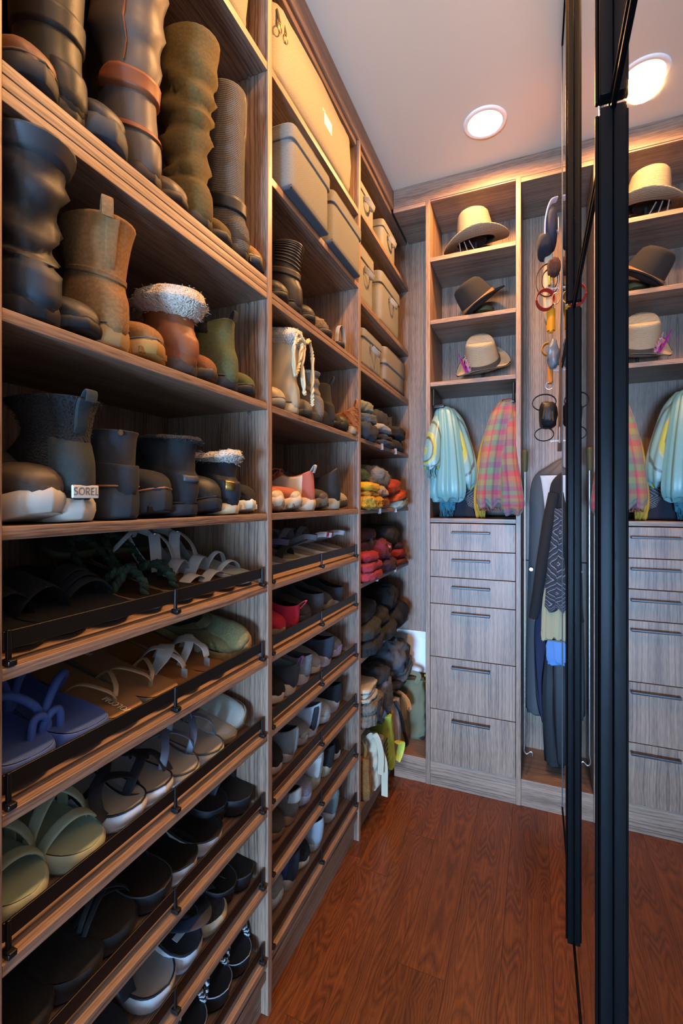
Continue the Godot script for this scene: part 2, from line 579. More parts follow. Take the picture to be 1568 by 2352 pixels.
func doors() -> void:
	var mm := StandardMaterial3D.new()
	mm.albedo_color = Color(.82, .82, .82, .93)
	mm.transparency = BaseMaterial3D.TRANSPARENCY_ALPHA
	mm.metallic = 1.0
	mm.roughness = .015
	var fr := mt("plain", "07080a")
	fr.roughness = .45
	fr.metallic_specular = .18
	# z spans of the door leaves, nearest first; each has a lower and an upper leaf
	var sp := [[.55, -.565], [-.565, -1.10], [-1.10, -1.548]]
	var rows := [[.005, .288, "bottom"], [.292, 1.614, "tall"], [1.626, CEIL, "upper"]]
	for i in 3:
		for r in rows:
			var t := thing("mirror_door" if r[2] != "bottom" else "mirror_drawer", "%s mirrored %s with black frame, %s on the right wall" % [{"bottom": "low", "tall": "tall", "upper": "upper"}[r[2]], "drawer front" if r[2] == "bottom" else "wardrobe door", ["nearest the camera", "second from the camera", "farthest, beside the hanging bay"][i]], "mirror door")
			t.position = Vector3(XM, r[0], (sp[i][0] + sp[i][1]) / 2)
			var hh: float = r[1] - r[0]
			var dz: float = sp[i][0] - sp[i][1] - .002
			bx("mirror_pane", Vector3(.003, hh / 2, 0), Vector3(.006, hh - .004, dz - .004), mm, t, 1, .0003)
			if r[2] != "bottom":
				bx("frame_rail", Vector3(.002, .002, 0), Vector3(.009, .005, dz), fr, t, 1, .0006)
				bx("frame_rail", Vector3(.002, hh - .002, 0), Vector3(.009, .005, dz), fr, t, 1, .0006)
				# the long pull profile on the far edge of the leaf
				if i < 2:
					var hb := MB.new()
					hb.box(Vector3(-.006, hh / 2, -dz / 2 + .014), Vector3(.012, hh, .016), 1, .0012)
					hb.box(Vector3(-.0135, hh / 2, -dz / 2 + .009), Vector3(.003, hh, .006), 1, .001)
					put(hb, "pull_profile", fr, t, true)
				else:
					bx("edge_profile", Vector3(.002, hh / 2, -dz / 2 + .002), Vector3(.007, hh, .005), mt("plain", "39444a"), t, 1, .0006)
			if i == 1:
				bx("seam_strip", Vector3(.0, hh / 2, .21 * .95 - .005), Vector3(.005, hh, .006), mt("metal", "4c5860"), t, 1, .0006)
	# end panel of the door run, facing the hanging bay
	var o := bx("hook_board", Vector3.ZERO, Vector3(.014, 1.16, .30), mats["wood"], self)
	o.transform = Transform3D(Basis(Vector3.BACK, -.022), Vector3(.090, 1.97, -1.72))
	tag(o, "upright walnut board on the right carrying caps and belts on clear hooks", "panel")

# ---------- footwear ----------
const OUT_S := [0.0, .02, .06, .14, .3, .45, .6, .72, .84, .93, .98, 1.0]
const OUT_A := [0.0, .42, .62, .76, .76, .79, .88, .96, .93, .70, .38, 0.0]
const OUT_B := [0.0, .42, .62, .76, .70, .65, .77, .90, .93, .78, .46, 0.0]

func tab(xs: Array, ys: Array, x: float) -> float:
	x = clampf(x, xs[0], xs[-1])
	var i := 0
	while i < xs.size() - 2 and x > xs[i + 1]: i += 1
	var t: float = (x - xs[i]) / (xs[i + 1] - xs[i])
	return cubic_interpolate(ys[i], ys[i + 1], ys[maxi(i - 1, 0)], ys[mini(i + 2, ys.size() - 1)], t)
# (smallest x, largest x) of the foot outline at s, in metres
func foot(o: Dictionary, s: float) -> Vector2:
	var sq: float = o.get("sq", 0.0)
	var a := maxf(0.0, tab(OUT_S, OUT_A, s))
	var b := maxf(0.0, tab(OUT_S, OUT_B, s))
	if s > .7 and sq > 0: a = pow(a, 1.0 - sq); b = pow(b, 1.0 - sq)
	var w: float = o.W * .5
	return Vector2(-b * w, a * w) if o.side > 0 else Vector2(-a * w, b * w)
func sole_y(o: Dictionary, s: float) -> Vector2:
	var sp: float = o.get("spring", .008) * pow(maxf(0.0, (s - .72) / .28), 2.0)
	var top: float = lerpf(o.th, o.tt, smoothstep(.22, .70, s)) + sp
	var bot := sp + .003 * pow(maxf(0.0, (.06 - s) / .06), 2.0)
	if o.get("arch", 0.0) > 0: bot = maxf(bot, o.arch * smoothstep(.29, .32, s) * (1.0 - smoothstep(.50, .64, s)))
	return Vector2(bot, top)
func top_at(o: Dictionary, s: float, e := 0.0) -> Vector3:      # point on the footbed, e from -1 to 1 across it
	var f := foot(o, s)
	var x := lerpf(f.x, f.y, .5 + e * .5)
	return Vector3(x, sole_y(o, s).y, s * o.L)

func add_sole(o: Dictionary, t: Node3D) -> void:
	var n := 26
	var out := []                    # [x, s]
	for i in n + 1:
		var s := .5 - .5 * cos(PI * i / n)
		out.append([foot(o, s).y, s])
	for i in range(n - 1, 0, -1):
		var s := .5 - .5 * cos(PI * i / n)
		out.append([foot(o, s).x, s])
	var bulge: float = o.get("bulge", .0012)
	var mb := MB.new()
	var rows := []
	for q in [[-.004, 0.0], [-.0005, .10], [bulge, .45], [bulge * .8, .75], [-.001, .96], [-.003, 1.0]]:
		var r := PackedVector3Array()
		for k in out.size():
			var p: Array = out[k]
			var pa: Array = out[(k + out.size() - 1) % out.size()]
			var pb: Array = out[(k + 1) % out.size()]
			var d := Vector2(pb[0] - pa[0], (pb[1] - pa[1]) * o.L)
			var nn := Vector2(d.y, -d.x).normalized()
			var y := sole_y(o, p[1])
			var off: float = q[0]
			if o.has("ridge") and q[1] > .05 and q[1] < .9: off += o.ridge * (1.0 if k % 2 == 0 else -1.0)
			r.append(Vector3(p[0] + nn.x * off, lerpf(y.x, y.y, q[1]), p[1] * o.L + nn.y * off))
		rows.append(r)
	mb.grid(rows)
	_cap(mb, o, 0.0, true)
	var so := put(mb, "sole", o.sole, t)
	if o.has("tread"):
		var tr := MB.new()
		for k in 7:
			var s := .66 + k * .05
			var f := foot(o, s)
			var y := sole_y(o, s).x
			for sx in [-1.0, 1.0]:
				var x: float = f.x if sx < 0 else f.y
				tr.box(Vector3(x * .93, y + .006, s * o.L), Vector3(.012, .011, .005), 1, .001)
		put(tr, "tread", o.tread, so, true).set_meta("kind", "stuff")
	if o.has("welt"):
		var wt := MB.new()
		var path := []
		for k in out.size() + 1:
			var p: Array = out[k % out.size()]
			path.append(Vector3(p[0] * .99, sole_y(o, p[1]).y, p[1] * o.L * .995))
		wt.tube(path, o.get("welt_r", .0018), 5)
		put(wt, "welt", o.welt, so)
	if o.has("bed"):
		var b := MB.new()
		_cap(b, o, o.get("cup", .003), false)
		put(b, "footbed", o.bed, t)
func _cap(mb: MB, o: Dictionary, cup: float, bottom: bool) -> void:
	var rows := []
	for i in 27:
		var s := clampf(.5 - .5 * cos(PI * i / 26.0), .004, .996)
		var f := foot(o, s)
		var y := sole_y(o, s)
		var r := PackedVector3Array()
		for k in 10:
			var e := k / 4.5 - 1.0
			if bottom: r.append(Vector3(lerpf(f.x, f.y, .5 + e * .48), y.x + .0004, s * o.L))
			else: r.append(Vector3(lerpf(f.x, f.y, .5 + e * .465), y.y + .0012 - cup * (1.0 - pow(absf(e), 4.0)) * sin(PI * clampf(s, .03, .97)), s * o.L * .985 + .0015))
		rows.append(r)
	mb.grid(rows, false)

# --- uppers lofted through a fan of sections: each station is [front z, front y, back z, back y, half width, foot share]
func station(o: Dictionary, t: float) -> Array:
	var st: Array = o.st
	var x := clampf(t, 0, 1) * (st.size() - 1)
	var i := mini(int(x), st.size() - 2)
	var f := x - i
	var r := []
	for k in 6:
		r.append(cubic_interpolate(st[i][k], st[i + 1][k], st[maxi(i - 1, 0)][k], st[mini(i + 2, st.size() - 1)][k], f))
	return r
func surf(o: Dictionary, t: float, th: float, off := 0.0) -> Vector3:
	var q := station(o, t)
	var a := Vector3(0, q[1], q[0])
	var b := Vector3(0, q[3], q[2])
	var c := cos(th)
	var s := sin(th)
	var ff: float = clampf(q[5], 0, 1)
	var e := lerpf(.92, .55, ff) if c < 0 else lerpf(.92, .88, ff)
	var cc := signf(c) * pow(absf(c), e)
	var ss := signf(s) * pow(absf(s), lerpf(.92, .72, ff) if c < 0 else lerpf(.95, .85, ff))
	var mid := (a + b) * .5
	var p := mid + (a - b) * .5 * cc
	var sz: float = clampf(mid.z / o.L, .02, .98)
	var f := foot(o, sz)
	p.x = ss * q[4] + (f.x + f.y) * .5 * ff * .8
	if o.has("dip"): p.y -= o.dip * s * s * maxf(0.0, 1.0 - t / .22)
	if o.has("wr"):
		var w: Array = o.wr      # [amount, folds, end station]
		var k: float = smoothstep(.0, .45, t / w[2]) * (1.0 - smoothstep(.82, 1.0, t / w[2])) + .12 * (1.0 - smoothstep(.9, 1.0, t / w[2]))
		var ph: float = t / w[2] * w[1] * PI + 1.3 * sin(th + t * 11.0) + .5 * sin(th * 2.0 - t * 7.0)
		var g: float = (1.0 - 1.7 * pow(absf(sin(ph)), .7)) * w[0] * k
		p += (p - mid).normalized() * g
		p.z += g * .4
	if o.has("lean"): p.x += o.lean * maxf(0, p.y - .06)
	if o.has("rough"):
		p += (p - mid).normalized() * noise.get_noise_3d(p.x * 160, p.y * 160, p.z * 160) * o.rough
	if off != 0.0: p += (p - mid).normalized() * off
	return p
func add_upper(o: Dictionary, t: Node3D) -> void:
	var M: int = o.get("M", 30)
	var K := 26
	var mb := MB.new()
	var rows := []
	var inner := PackedVector3Array()
	for k in K: inner.append(surf(o, 0.0, TAU * k / K, -o.get("rim", .004)))
	rows.append(inner)
	for i in M + 1:
		var r := PackedVector3Array()
		for k in K: r.append(surf(o, i / float(M), TAU * k / K))
		rows.append(r)
	mb.grid(rows, true, false, true, 3.0, 6.0)
	var up := put(mb, o.get("upname", "upper"), o.upper, t)
	var li := MB.new()
	rows = [inner]
	var depth: float = o.get("depth", .30)
	var inset: float = .006 + (o.wr[0] * 1.2 if o.has("wr") else 0.0)
	for i in 4:
		var r := PackedVector3Array()
		for k in K:
			var p := surf(o, depth * (i + 1) / 4.0, TAU * k / K, -inset)
			p.y = maxf(p.y - .004, sole_y(o, clampf(p.z / o.L, 0, 1)).y + .002)
			r.append(p)
		rows.append(r)
	li.grid(rows, true, false, true)
	put(li, "lining", o.lining, up)
# a panel lying on the upper: [t0, t1, a0, a1, lift, material, name]
func add_patch(o: Dictionary, q: Array, t: Node3D) -> void:
	var mb := MB.new()
	var full: bool = absf(q[3] - q[2]) > 6.2
	var rows := []
	var n := 8
	var m := 26 if full else 14
	for i in n + 1:
		var tt: float = lerpf(q[0], q[1], i / float(n))
		var off: float = q[4] if i > 0 and i < n else -.001
		var r := PackedVector3Array()
		for k in m if full else m + 1:
			var o2 := off
			if not full and (k == 0 or k == m): o2 = -.001
			r.append(surf(o, tt, lerpf(q[2], q[3], k / float(m)), o2))
		rows.append(r)
	mb.grid(rows, full)
	put(mb, q[6], q[5], t)
func add_laces(o: Dictionary, q: Array, t: Node3D) -> void:     # [t0, t1, count, material, radius]
	var mb := MB.new()
	var n: int = q[2]
	for k in n:
		var a: float = lerpf(q[0], q[1], k / float(n))
		var b: float = lerpf(q[0], q[1], (k + .75) / float(n))
		for sg in [-1.0, 1.0]:
			var path := []
			for i in 7:
				var e := i / 3.0 - 1.0
				path.append(surf(o, lerpf(a, b, i / 6.0), sg * e * .62, .0035 + .002 * (1 - e * e)))
			mb.tube(path, q[4], 6)
	if q.size() > 5:      # bow
		var c := surf(o, q[0], 0, .006)
		for sg in [-1.0, 1.0]:
			var path := []
			for i in 12:
				var a := TAU * i / 11.0
				path.append(c + Vector3(sg * .018 * (1 - cos(a)), .004 + .010 * sin(a) - .004 * (1 - cos(a)), .012 * sin(a * .5)))
			mb.tube(path, q[4], 6)
			var e2 := []
			for i in 8: e2.append(c + Vector3(sg * (.004 + .02 * i / 7.0), .004 - .004 * i, .006 + .003 * i))
			mb.tube(e2, q[4], 6)
	put(mb, "laces", q[3], t)
func add_loop(o: Dictionary, q: Array, t: Node3D) -> void:      # pull loop: [t, angle, height, width, material, lean out]
	var p := surf(o, q[0], q[1], .001)
	var mid := surf(o, q[0], q[1] + PI, 0.0)
	var out := (p - mid); out.y = 0; out = out.normalized()
	var path := []
	for i in 11:
		var a := PI * i / 10.0
		path.append(p + Vector3.UP * (sin(a) * q[2] - .006) + out * (q[5] * sin(a) + .006 * cos(a)))
	var mb := MB.new()
	mb.band(path, [out.cross(Vector3.UP)], q[3], .002)
	put(mb, "pull_loop", q[4], t)
# a strap across the footbed: [s0, e0, s1, e1, height, width, thickness, material, name]
func add_strap(o: Dictionary, q: Array, t: Node3D) -> void:
	var s0: float = q[0] + .09 * smoothstep(.25, .35, q[0]) * (1.0 - smoothstep(.72, .80, q[0]))
	var s1: float = q[2] + .09 * smoothstep(.25, .35, q[2]) * (1.0 - smoothstep(.72, .80, q[2]))
	var a := top_at(o, s0, q[1]); var b := top_at(o, s1, q[3])
	a.y -= .004; b.y -= .004
	var path := []
	var n := 16
	for i in n + 1:
		var f := i / float(n)
		path.append(a.lerp(b, f) + Vector3.UP * q[4] * pow(sin(PI * f), .62))
	var d := b - a; d.y = 0
	var mb := MB.new()
	if q[6] > .0055: mb.tube(path, q[6], 8)
	else: mb.band(path, [Vector3.UP.cross(d.normalized())], q[5], q[6])
	put(mb, q[8], q[7], t)
# a strap through free points [x share of half width, height over the bed, s]
func add_free(o: Dictionary, pts: Array, w: float, th: float, m: Material, called: String, t: Node3D, up := false) -> void:
	var ctl := []
	for p in pts:
		var sz: float = p[2] + .07 * smoothstep(.28, .36, p[2]) * (1.0 - smoothstep(.74, .84, p[2]))
		var c := top_at(o, clampf(sz, 0.01, .99), p[0] * o.side)
		ctl.append(Vector3(c.x, c.y + p[1], sz * o.L))
	var path := spline(ctl, 6)
	var mb := MB.new()
	if th > .0049: mb.tube(path, th, 8)
	else:
		var sd := []
		for i in path.size():
			var tg: Vector3 = (path[mini(i + 1, path.size() - 1)] - path[maxi(i - 1, 0)]).normalized()
			var s := Vector3.UP if up else Vector3.UP.cross(tg)
			if s.length() < .3: s = sd[-1] if sd.size() else Vector3.BACK
			sd.append(s.normalized())
		mb.band(path, sd, w, th)
	put(mb, called, m, t)
func spline(c: Array, k: int) -> Array:
	var r := []
	for i in c.size() - 1:
		for j in k:
			r.append(c[i].cubic_interpolate(c[i + 1], c[maxi(i - 1, 0)], c[mini(i + 2, c.size() - 1)], j / float(k)))
	r.append(c[-1])
	return r
# rope of two twisted strands along a path, each strand a part
func add_rope(path: Array, r: float, pitch: float, m1: Material, m2: Material, t: Node3D, called := "rope_strand") -> void:
	var len_ := 0.0
	var fine := spline(path, 7)
	for sg in 2:
		var mb := MB.new()
		var p2 := []
		len_ = 0.0
		for i in fine.size():
			var tg: Vector3 = (fine[mini(i + 1, fine.size() - 1)] - fine[maxi(i - 1, 0)]).normalized()
			var s := tg.cross(Vector3.UP)
			if s.length() < .2: s = Vector3.RIGHT
			s = s.normalized()
			var q := s.cross(tg)
			var a := len_ / pitch * TAU + PI * sg
			p2.append(fine[i] + (s * cos(a) + q * sin(a)) * r * .55)
			if i < fine.size() - 1: len_ += fine[i].distance_to(fine[i + 1])
		mb.tube(p2, r * .68, 6)
		put(mb, called, m1 if sg == 0 else m2, t)
# thin hairs standing off a list of [point, outward] as one part that nobody could count
func add_fuzz(pts: Array, length: float, width: float, m: Material, t: Node3D, called := "fluff") -> void:
	var mb := MB.new()
	for q in pts:
		var d: Vector3 = (q[1] + Vector3(rng.randf_range(-.7, .7), rng.randf_range(-.8, .5), rng.randf_range(-.7, .7))).normalized()
		var s := d.cross(Vector3(rng.randf() - .5, rng.randf() - .5, rng.randf() - .5)).normalized() * width
		var b := mb.v.size()
		var l := length * rng.randf_range(.5, 1.1)
		var e: Vector3 = q[0] - d * length * .2
		mb.v.append_array([e - s, e + s, e + d * l + Vector3.DOWN * l * .2])
		mb.u.append_array([Vector2.ZERO, Vector2.ONE, Vector2(.5, 1)])
		mb.ix.append_array([b, b + 1, b + 2])
	var o := put(mb, called, m, t, true)
	o.set_meta("kind", "stuff")
func cuff(o: Dictionary, q: Array, t: Node3D) -> void:         # fleece roll round the opening: [t0, t1, thickness, material, hairs]
	var mb := MB.new()
	var rows := []
	var pts := []
	for i in 9:
		var f := i / 8.0
		var off: float = q[2] * sin(PI * clampf(f, .02, 1.0)) + (.001 if i > 0 else -.010)
		var r := PackedVector3Array()
		for k in 30:
			var th := TAU * k / 30
			var p := surf(o, maxf(0, lerpf(q[0], q[1], f)), th, off)
			if i <= 1: p.y += q[2] * .8
			p += Vector3(1, 1, 1) * noise.get_noise_3d(p.x * 110, p.y * 110, p.z * 110) * .004
			r.append(p)
			for h in q[4]: pts.append([p + Vector3(rng.randf() - .5, rng.randf() - .5, rng.randf() - .5) * .006, (p - surf(o, lerpf(q[0], q[1], f), th, -.02)).normalized()])
		rows.append(r)
	mb.grid(rows)
	put(mb, "fleece_cuff", q[3], t)
	if q[4] > 0: add_fuzz(pts, .007, .0007, q[3], t)

func shoe(o: Dictionary, label: String, cat := "shoe", group := "") -> Node3D:
	var t := thing(o.get("name", "shoe"), label, cat, group)
	add_sole(o, t)
	if o.has("st"): add_upper(o, t)
	for q in o.get("patches", []): add_patch(o, q, t)
	for q in o.get("straps", []): add_strap(o, q, t)
	for q in o.get("free", []): add_free(o, q[0], q[1], q[2], q[3], q[4], t, q.size() > 5)
	for q in o.get("loops", []): add_loop(o, q, t)
	if o.has("lace"): add_laces(o, o.lace, t)
	if o.has("cuff"): cuff(o, o.cuff, t)
	return t
# put footwear on a level shelf (slope 0) or a slanted one; front = how far the foremost point stands behind the front plane
func stand(t: Node3D, o: Dictionary, y: float, z: float, out: bool, front: float, slope := 0.0, turn := 0.0, pitch := 0.0) -> void:
	var bs := Basis(Vector3.BACK, -slope) * Basis(Vector3.UP, (PI / 2 if out else -PI / 2) + turn) * Basis(Vector3.RIGHT, pitch)
	var x0: float = XF - front - ((o.tt + .006) * sin(slope) + o.get("bulge", .001) if slope > 0 else 0.0)
	# place so that the foremost end (toe or heel) is at x0
	var end := bs * Vector3(0, 0, o.L if out else 0.0)
	var org := Vector3(x0 - end.x, 0, z - end.z * .5 if turn != 0.0 else z)
	org.y = y + .0012 / cos(slope) + (XF - .003 - org.x) * tan(slope)
	if pitch > 0: org.y += .0
	t.transform = Transform3D(bs, org)

# --- station lists ---
func low_st(L: float, W: float, t: float, hc: float, ht: float, thr: float, toe: float) -> Array:
	return [[thr * L, t + ht, .004, t + hc, W * .315, 0.0], [thr * L + L * .08, t + ht * .90, -.001, t + hc * .6, W * .345, .0],
		[L * .60, t + ht * .76, .003, t - .006, W * .375, .35], [L * .69, t + toe * 1.14, L * .24, t - .005, W * .405, .9],
		[L * .80, t + toe * 1.02, L * .56, t - .005, W * .45, 1.0], [L * .915, t + toe * .86, L * .82, t - .004, W * .395, 1.0],
		[L * .975, t + toe * .55, L * .95, t - .003, W * .25, 1.0], [L * .992, t + toe * .28, L * .985, t - .001, W * .12, 1.0]]
func boot_st(L: float, W: float, t: float, hs: float, fr: float, bk: float, wt: float, toe: float) -> Array:
	# hs height of the shaft, fr / bk front and back of its mouth, wt its half width
	var r := []
	var an := minf(t + .105, hs - .030)
	var n := maxi(2, int((hs - an) / .06))
	for i in n:
		var f := i / float(n)
		r.append([lerpf(fr, L * .375, f) + .010 * sin(PI * f), lerpf(hs, an + .02, f), lerpf(bk, .008, f), lerpf(hs, an, f), lerpf(wt, W * .39, pow(f, 1.3)), 0.0])
	r.append_array([[L * .40, an, .006, an - .026, W * .39, 0.0], [L * .47, minf(t + .085, an - .012), -.004, t + .042, W * .39, .05],
		[L * .585, t + .070, .003, t - .006, W * .385, .4], [L * .69, t + toe * 1.12, L * .24, t - .005, W * .405, .9],
		[L * .80, t + toe * 1.03, L * .56, t - .005, W * .445, 1.0], [L * .915, t + toe * .88, L * .82, t - .004, W * .395, 1.0],
		[L * .975, t + toe * .58, L * .95, t - .003, W * .25, 1.0], [L * .992, t + toe * .28, L * .985, t - .001, W * .12, 1.0]])
	return r

# ---------- kinds of footwear ----------
func base(side: int, L: float, W: float, th: float, tt: float, sole: Material, more := {}) -> Dictionary:
	var o := {"L": L, "W": W, "side": side, "th": th, "tt": tt, "sole": sole}
	o.merge(more, true)
	return o
func sneaker(side: int, up: Material, sole: Material, lin: Material, lace: Variant, more := {}) -> Dictionary:
	var o := base(side, .255, .092, .028, .022, sole, {"name": "sneaker", "upper": up, "lining": lin, "spring": .012, "dip": .018})
	o.merge(more, true)
	if not o.has("st"): o.st = low_st(o.L, o.W, o.tt, o.get("hc", .060), o.get("ht", .060), o.get("thr", .43), o.get("toe", .038))
	if lace != null: o.lace = [.03, .30, 5, lace, .0016, 1]
	return o
func boot(side: int, up: Material, sole: Material, hs: float, more := {}) -> Dictionary:
	var o := base(side, .258, .092, .029, .018, sole, {"name": "boot", "upper": up, "lining": mt("fabric", "1d1a18"), "spring": .012, "arch": .010, "M": 46, "depth": .07})
	o.merge(more, true)
	if not o.has("st"): o.st = boot_st(o.L, o.W, o.tt, hs, o.get("fr", .112), o.get("bk", -.006), o.get("wt", .046), o.get("toe", .044))
	return o
func sandal(side: int, bed: Material, sole: Material, more := {}) -> Dictionary:
	var o := base(side, .25, .090, .024, .020, sole, {"name": "sandal", "bed": bed, "spring": .006})
	o.merge(more, true)
	return o
func thong(m: Material, w: float, th: float) -> Array:
	return [[[[.05, -.004, .80], [.05, .014, .795], [.28, .026, .70], [.75, .028, .55], [1.0, .004, .44], [1.0, -.008, .42]], w, th, m, "thong_strap"],
		[[[.05, .012, .80], [-.18, .024, .72], [-.72, .028, .57], [-1.0, .004, .47], [-1.0, -.008, .45]], w, th, m, "thong_strap"]]
func ankle_loop(m: Material, h: float, w: float, s0 := .42) -> Array:
	return [[[1.0, -.004, s0], [1.06, h * .55, s0 * .62], [.82, h, .12], [0, h * 1.05, .005], [-.82, h, .12], [-1.06, h * .55, s0 * .62], [-1.0, -.004, s0]], w, .0022, m, "ankle_strap", true]
func lettering(text: String, size: float, m: Material, parent: Node3D, xf: Transform3D) -> void:
	var tm := TextMesh.new()
	var f := SystemFont.new()
	f.font_names = PackedStringArray(["Droid Sans"])
	tm.font = f
	tm.text = text
	tm.font_size = 32
	tm.pixel_size = size / 24.0
	tm.depth = .0006
	var o := MeshInstance3D.new()
	o.mesh = tm
	o.material_override = m
	o.name = numbered("lettering", parent)
	o.transform = xf
	parent.add_child(o, true)

var n_pair := 0
func one(o: Dictionary, y: float, z: float, out: bool, label: String, front := .004, slope := 0.0, turn := 0.0, cat := "shoe", group := "") -> Node3D:
	var t := shoe(o, label, cat, group)
	stand(t, o, y, z, out, front, slope, turn)
	return t

func tall_boots() -> void:
	var y := 1.7355
	var blk := mt("leather", "1a1b1a")
	var rub := mt("rubber", "1b1d1f")
	var o := boot(1, mt("leather", "6a4a33"), mt("rubber", "20262a"), .40, {"welt": mt("rubber", "5b4a3a"), "tt": .028, "th": .04})
	one(o, y, -.410, true, "brown leather tall boot, toe out, leftmost on the top boot shelf", .002, 0, 0, "boot")
	o = boot(-1, mt("leather", "25271f"), rub, .44, {"wt": .050, "bk": -.014, "patches": [[.36, .395, 0, TAU, .004, blk, "ankle_strap"], [0.0, .36, 1.75, 1.95, .002, mt("fabric", "2f4a38"), "elastic_panel"], [.45, .56, PI - .9, PI + .9, .002, blk, "heel_counter"]]})
	one(o, y, -.462, false, "black-olive leather tall boot, heel out, with buckled ankle strap", .012, 0, .08, "boot")
	o = boot(1, mt("leather", "23282a"), mt("rubber", "2a3238"), .42, {"tt": .034, "th": .040, "W": .100, "wr": [.009, 5, .42]})
	one(o, y, -.525, true, "black tall boot, thick dark sole toe out beside the brown-strapped boot", .0, 0, -.05, "boot")
	var str_ := mt("leather", "7a4223")
	for k in 2:
		o = boot(1 - 2 * k, mt("leather", "4c443c"), mt("rubber", "2b2622"), .445, {"wt": .056, "bk": -.02, "fr": .125, "wr": [.007, 4, .45], "patches": [[.345, .375, 0, TAU, .006, str_, "ankle_strap"], [.435, .465, 0, TAU, .005, str_, "ankle_strap"], [.0, .34, 2.05, 2.10, .002, str_, "piping"]]})
		if k == 0: one(o, y, -.600, false, "taupe leather tall boot with two brown ankle straps, heel out", .004, 0, .06, "boot")
		else: one(o, y, -.668, true, "taupe leather tall boot, toe out, between taupe strapped and olive boots", .008, 0, 0, "boot")
	for k in 2:
		o = boot(1 - 2 * k, mt("suede", "5a4a1c"), mt("rubber", "2b2b28"), .365, {"wt": .052, "bk": -.016, "fr": .122, "wr": [.014, 6, .42]})
		if k == 0: one(o, y, -.735, false, "olive suede slouchy tall boot, heel out", .004, 0, 0, "boot")
		else: one(o, y, -.800, true, "olive suede slouchy tall boot, toe out", .006, 0, 0, "boot")
	for k in 2:
		o = boot(1 - 2 * k, mt("mesh", "4a463e"), mt("rubber", "1c1d1e") if k == 0 else mt("rubber", "2a2f33"), .345, {"wt": .048, "bk": -.012, "lean": .10, "patches": [[.0, .12, 3.3, 4.5, .002, blk, "leather_panel"], [.01, .30, 4.0, 4.3, .003, blk, "zip_strip"], [.265, .305, 0, TAU, .004, blk, "ankle_strap"], [.36, 1.0, 0, TAU, .0015, mt("leather", "2a261f"), "shoe_front"]], "toe": .046})
		var t: Node3D
		if k == 0: t = one(o, y, -.862, false, "black woven-mesh tall boot, heel out, with fur at the back", .004, 0, 0, "boot")
		else:
			o.upper = mt("suede", "8a6a3c"); o.patches = []
			o.tread = mt("rubber", "12161a")
			o.welt = mt("rubber", "b09a6a")
			t = one(o, y, -.912, true, "tan boot, ridged black sole and toe out, at the divider", .0, 0, 0, "boot")
		var pts := []
		for i in 500:
			var tt := rng.randf_range(.05, .27)
			var th := rng.randf_range(-.5, .5)
			var p := surf(o, tt, th)
			pts.append([p, (p - surf(o, tt, th + PI)).normalized()])
		add_fuzz(pts, .026, .0007, mt("fur", "6b4f30"), t, "fur_trim")

func ankle_boots() -> void:
	var y := 1.4415
	var o: Dictionary
	var t: Node3D
	for k in 2:
		o = boot(1 - 2 * k, mt("leather", "28292a"), mt("rubber", "1c2024"), .235, {"wt": .054, "bk": -.02, "fr": .13, "wr": [.012, 4, .34], "W": .098, "patches": [[.0, .07, 0, TAU, .004, mt("leather", "2d2e30"), "shaft_cuff"], [.27, .42, PI - 1.0, PI + 1.0, .003, mt("rubber", "272d33"), "heel_counter"]]})
		if k == 0: one(o, y, -.412, false, "dark slouchy leather boot, heel out, leftmost of its shelf", .004, 0, 0, "boot")
		else: one(o, y, -.475, true, "dark slouchy leather boot, toe out, beside tan suede boots", .004, 0, 0, "boot")
	for k in 2:
		var tan_ := mt("suede", "8a6539")
		o = boot(1 - 2 * k, tan_, mt("rubber", "8a6f48") if k == 0 else mt("rubber", "96723c"), .195, {"wt": .050, "bk": -.010, "fr": .12, "th": .036, "tt": .026, "tread": mt("rubber", "6e4a1c"), "patches": [[.0, .2, 2.6, 3.0, .003, tan_, "side_strip"], [.205, .23, 0, TAU, .002, mt("suede", "7a5a35"), "seam_band"]], "loops": [[.02, 2.6, .030, .016, tan_, .004]], "welt": mt("rubber", "4b4f52")})
		if k == 0: one(o, y, -.530, false, "tan suede pull-on boot with tall tab, heel out", .004, 0, 0, "boot")
		else: one(o, y, -.600, true, "tan suede pull-on boot, toe out, with gum treaded sole", .000, 0, 0, "boot")
	for k in 2:
		var lea := mt("leather", "6e3f22")
		o = boot(1 - 2 * k, lea, mt("rubber", "3c3632"), .140, {"wt": .046, "bk": -.006, "patches": [[.20, .40, 1.6, TAU - 1.6, .003, mt("leather", "77462a"), "heel_counter"]], "cuff": [.0, .17, .018, mt("fur", "c9c0ad"), 2]})
		if k == 0: one(o, y, -.690, false, "brown leather boot with white fleece cuff, heel out", .004, 0, 0, "boot")
		else:
			o.erase("cuff")
			o.upper = mt("suede", "7a4e2e")
			one(o, y, -.752, true, "brown leather boot, toe out, beside fleece-cuffed boot", .006, 0, 0, "boot")
	for k in 2:
		o = boot(1 - 2 * k, mt("suede", "4c5430"), mt("rubber", "25292c"), .150, {"wt": .038, "bk": .006, "fr": .105, "dip": .012, "patches": [[.0, .19, .75, 1.9, .0015, mt("knit", "141514"), "elastic_gore"], [.0, .19, -1.9, -.75, .0015, mt("knit", "141514"), "elastic_gore"]], "loops": [[.0, PI, .022, .014, mt("fabric", "161616"), .008]], "welt": mt("rubber", "3a3d3c")})
		if k == 0: one(o, y, -.820, false, "green suede chelsea boot, heel out, with black pull tab", .004, 0, 0, "boot")
		else: one(o, y, -.893, true, "green suede chelsea boot, toe out, next to the divider", .008, 0, 0, "boot")

